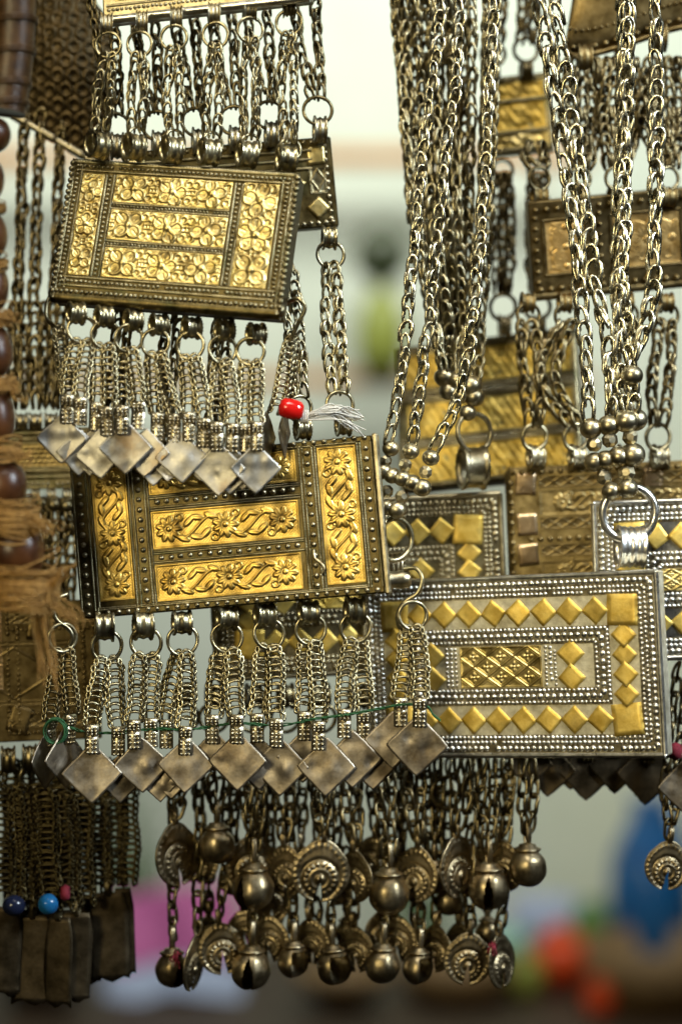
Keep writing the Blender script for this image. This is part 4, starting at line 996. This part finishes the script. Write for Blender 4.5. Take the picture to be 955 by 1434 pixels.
# chains between the tiers
for bx, rx, tx in ((738, 745, 748), (790, 765, 806), (876, 872, 872), (932, 925, 921)):
    bail(T6, bx, 424, 160, 10, 18, 'brown_metal', .2, 0, 1.2); ring(T6, bx + 2, 442, 154, 17, 2.6, 'wire_dark', .4)
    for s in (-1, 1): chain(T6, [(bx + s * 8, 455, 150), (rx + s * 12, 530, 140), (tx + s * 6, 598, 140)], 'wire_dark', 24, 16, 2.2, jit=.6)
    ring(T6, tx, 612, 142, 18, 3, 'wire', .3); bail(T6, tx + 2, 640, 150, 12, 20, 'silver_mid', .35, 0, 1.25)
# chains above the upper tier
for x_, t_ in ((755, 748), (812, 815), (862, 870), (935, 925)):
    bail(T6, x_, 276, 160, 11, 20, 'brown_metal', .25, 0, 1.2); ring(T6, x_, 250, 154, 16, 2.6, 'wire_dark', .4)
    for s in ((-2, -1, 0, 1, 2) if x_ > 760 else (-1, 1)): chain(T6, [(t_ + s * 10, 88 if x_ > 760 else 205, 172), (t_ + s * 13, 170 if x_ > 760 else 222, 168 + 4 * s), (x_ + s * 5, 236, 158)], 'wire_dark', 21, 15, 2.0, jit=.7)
# dark square plates below
for x_, y_, h_ in ((768, 1078, 40), (800, 1072, 36), (822, 1080, 44), (862, 1074, 40), (906, 1084, 46), (740, 1070, 34)):
    braid(T6, (x_ + 3, 900), (x_, y_ - 46), 22, 'wire_dark', 160); pendant_plate(T6, (x_, y_ - 42), (x_, y_), h_, 150 - (x_ % 7), 'plate_shaded', 'wire_shaded', random.uniform(-.2, .2), .1)
# dark plate at the top of the frame from which it hangs
TD = Thing('crest_plate', 'dark brown studded metal plate with a curved lower edge, top right corner', 'metal plate', 885, 20, 175)
m = MB(); bot = spline([(-95, 0, -48), (-80, 0, -58), (-40, 0, -52), (10, 0, -36), (60, 0, -20), (140, 0, -6)], 6); n = len(bot)
top = bot.copy(); top[:, 2] = 130; top[:, 0] = bot[:, 0] * .8 + 10
rows = [bot * (1 - t) + top * t for t in np.linspace(0, 1, 9)]
for i, r_ in enumerate(rows): r_[:, 1] = -10 * math.sin(i / 8 * PI) * (1 - (np.linspace(-1, 1, n)) ** 2)
v = np.stack(rows).reshape(-1, 3); vv, f = thicken(v, grid_faces(9, n), 8); m.add(vv, f); obj('sheet', m.mesh('sheet', 'brown_metal'), TD.o, scale=TD.k)
for lv, r_ in ((10, 4.4), (34, 3)):
    m = MB()
    for q in resample(bot, 15 if r_ > 4 else 9): m.add(*dome((q[0], -4, q[2] + lv), r_, 4))
    obj('stud_row', m.mesh('stud_row', 'brown_metal'), TD.o, scale=TD.k)
m = MB(); b2 = bot.copy(); m.add(*tube(b2, 4.5, 7)); obj('rim', m.mesh('rim', 'brown_metal'), TD.o, scale=TD.k)
for x_ in (818, 872, 922): bail(TD, x_, 82 - (x_ - 818) * .28, 172, 12, 20, 'brown_metal', .1, 0, 1.4)

# ================================================================== deepest necklace: gold cases between the chain bunches
T7 = Thing('amulet_necklace', 'blurred two-tier necklace of crumpled gold panels between the two chain bunches', 'necklace', 700, 400, 300)
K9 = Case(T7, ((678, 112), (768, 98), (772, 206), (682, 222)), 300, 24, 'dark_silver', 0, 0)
K9.panel(.08, .10, .92, .30, 'crumple', 'gold_foil', amp=.9, step=1.4); K9.panel(.08, .36, .92, .70, 'crumple', 'gold_foil', amp=.9, step=1.4); K9.panel(.08, .76, .92, .92, 'crumple', 'gold_pale', step=1.4)
for v_ in (.05, .33, .73, .95): K9.wire(.02, v_, .98, v_, 3, 'dark_silver')
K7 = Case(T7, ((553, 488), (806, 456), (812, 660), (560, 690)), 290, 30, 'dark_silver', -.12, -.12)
for v_ in (.07, .42, .73): K7.panel(.06, v_, .97, v_ + .23, 'crumple', 'gold_foil', amp=.9, step=1.3)
for v_ in (.03, .335, .385, .67, .715, .975): K7.wire(.02, v_, .98, v_, 3.4, 'silver_mid')
for v_ in (.36, .69): K7.beads(.02, v_, .98, v_, 3.4, 'silver_mid')
for x_, y_ in ((690, 76), (736, 70)):
    ring(T7, x_, y_, 290, 17, 2.8, 'wire_dark', .2); bail(T7, x_, y_ + 28, 292, 9, 16, 'dark_silver', .2, 0, 1.2)
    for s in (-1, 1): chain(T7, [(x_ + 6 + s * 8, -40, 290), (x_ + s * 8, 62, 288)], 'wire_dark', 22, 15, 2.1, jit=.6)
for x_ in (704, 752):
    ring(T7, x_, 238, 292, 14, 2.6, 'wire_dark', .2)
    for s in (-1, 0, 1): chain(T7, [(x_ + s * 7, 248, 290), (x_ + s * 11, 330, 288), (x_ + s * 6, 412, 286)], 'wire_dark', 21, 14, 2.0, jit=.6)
    ring(T7, x_, 430, 284, 18, 3, 'wire_dark', .1); bail(T7, x_ + 2, 456, 286, 9, 16, 'silver_mid', .1, 0, 1.5, 3)

# ================================================================== left side
T8 = Thing('crest_plate', 'dark dome-like metal sheet pitted with rings, upper left corner', 'metal plate', 95, 90, 210)
m = MB(); n1, n2 = 70, 80; A, B = np.meshgrid(np.linspace(0, 1, n1), np.linspace(0, 1, n2), indexing='ij')
X = -75 + 135 * A + 10 * B * (1 - A); Zb = 20 - 125 * A * .62 - 90; Zt = 170 - 110 * A ** 1.6; Z = Zb * (1 - B) + Zt * B
Hh = np.zeros_like(X); cs = []
for i in range(-6, 9):
    for j in range(-8, 10): cs.append((i * 23 + (j % 2) * 11.5, j * 20))
for cx, cz in cs:
    q = np.hypot(X - cx, Z - cz); Hh = np.maximum(Hh, 5.0 * np.exp(-((q - 8.0) / 2.0) ** 2)) - 2 * np.exp(-(q / 4.5) ** 2)
v = np.stack([X, -Hh - 22 * np.sin(B * PI) * np.sin(A * PI), Z], -1).reshape(-1, 3); vv, f = thicken(v, grid_faces(n1, n2), 6); m.add(vv, f); obj('sheet', m.mesh('sheet', 'pitted'), T8.o, scale=T8.k)
m = MB()
e0, e1 = np.array((-76, -8, -72)), np.array((62, -8, -152)); t = np.linspace(0, 1, 60)
m.add(*tube(e0 + (e1 - e0) * t[:, None], 6 * (1 + .12 * np.sign(np.sin(t * 22))), 8)); obj('rim', m.mesh('rim', 'silver_mid'), T8.o, scale=T8.k)
for x_, y0 in ((30, 150), (52, 160), (80, 175)):
    chain(T8, [(x_ + 6, y0, 205), (x_, 300, 200), (x_ - 4, 440, 190), (x_ - 2, 572, 180)], 'wire_dark', 23, 14, 2.2, jit=.5)
for x_ in (16, 34, 62, 84): chain(T8, [(x_ + 3, 430, 190), (x_, 500, 186), (x_ + 2, 572, 180)], 'wire_dark', 23, 15, 2.2, jit=.6)
T9 = Thing('amulet_case', 'blurred olive-gold banded amulet case behind the wooden beads', 'amulet', 60, 640, 190)
K10 = Case(T9, ((-70, 602), (128, 598), (130, 684), (-66, 688)), 190, 30, 'dark_silver', 0, 0)
K10.panel(.04, .25, .96, .62, 'bars', 'gold_rust', step=1.5)
for v_ in (.08, .18, .70, .80): K10.wire(.01, v_, .99, v_, 4, 'dark_silver')
K10.beads(.02, .91, .98, .91, 3.6, 'silver_mid')
for x_ in (30, 50, 72, 94):
    bail(T9, x_, 590, 182, 9, 18, 'silver_mid', .2, 0, 1.1); bail(T9, x_, 694, 182, 8, 12, 'silver_mid', .2, 0, 1.2)
    for s in (-1, 1): chain(T9, [(x_ + s * 5, 704, 180), (x_ + s * 6, 770, 178), (x_ + s * 6, 845, 176)], 'wire_dark', 22, 14, 2.2, jit=.6)
m = MB()
for i in range(5): m.add(*sphere((-40 + i * 19, 0, -1.5 * i), 10, 14, 8))
obj('bead_bar', m.mesh('bead_bar', 'dark_silver'), T9.o, T9.L(78, 704, 176))
# string of wooden beads tied with raffia, nearest the camera at the left edge
TW = Thing('bead_string', 'string of dark wooden beads and a wrapped leather tube tied with raffia, left edge', 'bead string', 10, 400, -170)
m = MB(); ax = [P(22, -30, -160) - TW.a, P(20, 60, -164) - TW.a, P(8, 158, -170) - TW.a]
sp = spline(ax, 60); rr = 27 * (1 + .012 * np.sin(np.arange(len(sp)) * 2.1)); m.add(*tube(sp, rr, 40)); obj('leather_tube', m.mesh('leather_tube', 'leather'), TW.o)
for i in (10, 44, 70, 94, 112):
    c = sp[i]; t = np.arange(40) * 2 * PI / 40; m = MB()
    for off in (0, 4): m.add(*tube(np.stack([c[0] + 28.5 * np.cos(t), c[1] + 28.5 * np.sin(t), c[2] + off + 3 * np.cos(t + .5)], -1), 2.4, 6, True))
    obj('tie_cord', m.mesh('tie_cord', 'leather'), TW.o)
beads_w = [(-12, 190, 26, 24), (-18, 252, 24, 30), (-17, 330, 26, 34), (-15, 405, 26, 34), (-9, 492, 26, 36), (-6, 586, 27, 36), (5, 680, 31, 36), (24, 772, 37, 40)]
for x_, y_, rx_, rz_ in beads_w:
    m = MB(); prof = [(3, rz_ * .98)] + [(rx_ * math.sin(a) ** .8, rz_ * math.cos(a)) for a in np.linspace(.12, PI - .12, 18)] + [(3, -rz_ * .98)]
    v, f = lathe(prof, 30); v = v + .7 * np.sin(v[:, [1, 2, 0]] * .09 + x_); m.add(v, f); TW.put('wooden_bead', m.mesh('wooden_bead', 'wood'), x_, y_, -170, (random.uniform(-.1, .1), random.uniform(-.15, .15), random.uniform(0, 6)))
def raffia(px, py, r, n, seed, tails=()):
    rg = np.random.default_rng(seed); m = MB()
    for k in range(n):
        t = np.linspace(0, 2 * PI, 22); z0 = rg.normal(0, r * .24); tl = rg.normal(0, .22); R_ = r * rg.uniform(.92, 1.1)
        m.add(*tube(np.stack([R_ * np.cos(t), R_ * np.sin(t), z0 + R_ * tl * np.cos(t + rg.uniform(0, 6)) + rg.normal(0, .4, 22)], -1), rg.uniform(.7, 1.7), 4))
    for dx, dz, cnt in tails:
        for k in range(cnt):
            a = rg.uniform(-.8, .8); st = np.array((r * .8, -r * .5, 0)) + rg.normal(0, 4, 3); en = np.array((dx, -r * .6, dz)) + rg.normal(0, 7, 3)
            mid = (st + en) / 2 + rg.normal(0, 7, 3); m.add(*tube(spline([st, mid * (.8, 1, .7), (mid + en) / 2 + rg.normal(0, 3, 3), en], 6), rg.uniform(.5, 1.2), 4))
    TW.put('raffia_tie', m.mesh('raffia_tie', 'raffia'), px, py, -174)
raffia(-12, 290, 18, 14, 1); raffia(-10, 368, 19, 14, 2); raffia(-6, 448, 22, 22, 3, ((30, 6, 5),)); raffia(-4, 540, 24, 26, 4, ((34, -10, 8),)); raffia(0, 634, 27, 34, 5, ((38, -8, 10),)); raffia(14, 726, 38, 64, 6, ((60, -14, 14), (46, -20, 10))); raffia(34, 822, 44, 80, 7, ((62, 24, 14), (36, -118, 14), (70, -50, 12), (20, -30, 10)))

# lower left engraved case with plates and beads
TK = Thing('amulet_necklace', 'shadowed brown engraved amulet case at the lower left, fringed with long metal tags', 'necklace', 60, 940, 120)
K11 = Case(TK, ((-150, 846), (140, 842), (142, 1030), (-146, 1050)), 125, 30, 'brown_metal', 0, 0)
K11.panel(.30, .28, .86, .74, 'chevron', 'brown_metal', 'engraved_panel', .8); K11.panel(.02, .05, .525, .62, 'bars', 'copper', 'copper_panel', .3)
for v_ in (.06, .13, .20, .80, .87, .94): K11.beads(.54, v_, .98, v_, 3.2, 'brown_metal') if v_ not in (.13, .87) else K11.panel(.56, v_ - .03, .98, v_ + .03, 'chevron', 'brown_metal', 'engraved_panel')
for u_ in (.55, .60, .92, .97): K11.beads(u_, .06, u_, .94, 3.6, 'brown_metal')
for u_, v_ in ((.80, .4), (.86, .5), (.75, .6), (.7, .42)): K11.beads(u_, v_, u_ + .04, v_, 5, 'brown_metal', 2.1, 1.0, 'stud_row')
K11.foil(.70, .18, 15, 20, 'brown_metal', .1, 'corner_plate', .5); K11.foil(.60, .84, 16, 20, 'brown_metal', .35, 'corner_plate', .5)
tags = [(12, 1065, 14, 1250, 20), (42, 1062, 46, 1262, 32), (72, 1066, 82, 1265, 22), (104, 1072, 108, 1258, 26), (146, 1080, 152, 1230, 30)]
def tag_mesh(w_, var):
    def fn():
        m = MB(); n, q = 8, 16; U, V = np.meshgrid(np.linspace(-1, 1, n), np.linspace(0, 1, q), indexing='ij')
        x = U * w_ * (1 - .28 * np.clip(.22 - V, 0, 1) / .22 * abs(U)); y = 2.5 * np.sin(V * 3 + var) + 1.4 * U ** 2; z = -V * 128 - 4 * np.sin(U * 5 + var) * (V > .98)
        v, f = thicken(np.stack([x, y, z], -1).reshape(-1, 3), grid_faces(n, q), 2); m.add(v, f); return m.mesh('metal_tag', 'plate_shaded')
    return cached(('plate_shaded', w_, var), fn)
for i, (bx, by, tx, ty_, w_) in enumerate(tags):
    dd = 118 + (40 if i == 4 else 0) + 6 * (i % 2)
    bail(TK, bx, by, dd, 12, 20, 'wire_dark', .2, 0, 1.4); ring(TK, bx + 2, by + 26, dd, 16, 2.8, 'wire_dark', .5)
    for s in (-1, 1): braid(TK, (bx + s * 10, by + 38), (tx + s * 9, ty_ + 12), 30, 'wire_shaded', dd + 4 * s)
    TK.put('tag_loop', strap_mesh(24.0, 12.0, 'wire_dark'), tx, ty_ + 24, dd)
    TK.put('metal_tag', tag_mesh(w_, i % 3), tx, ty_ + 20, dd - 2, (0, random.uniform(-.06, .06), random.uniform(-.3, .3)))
for i, (x_, y_, w_) in enumerate(((28, 1268, 26), (62, 1256, 24), (94, 1270, 26), (126, 1250, 24), (172, 1240, 16))):
    for s in (-1, 1): braid(TK, (x_ + s * 8, 1066), (x_ + s * 8, y_), 28, 'wire_shaded', 165)
    TK.put('metal_tag', tag_mesh(w_, i % 3), x_, y_ + 4, 162, (0, random.uniform(-.1, .1), random.uniform(-.5, .5)))
m = MB(); m.add(*sphere((0, 0, 0), 15, 22, 14, (1, 1, 1.02))); single('blue_bead', 'bright blue glass bead hanging among the lower left tags', 'bead', 68, 1266, 98, m, 'blue')
m = MB(); m.add(*sphere((0, 0, 0), 16, 22, 14, (1.05, 1, .95))); single('dark_bead', 'near-black glass bead left of the bright blue one', 'bead', 20, 1268, 100, m, 'navy')
m = MB(); m.add(*lathe([(3, -5), (9, -6), (12, 0), (9, 6), (3, 5), (3, -5)], 18, 'x')); single('red_bead', 'small dark red bead right of the bright blue one', 'bead', 92, 1250, 102, m, 'red_thread')
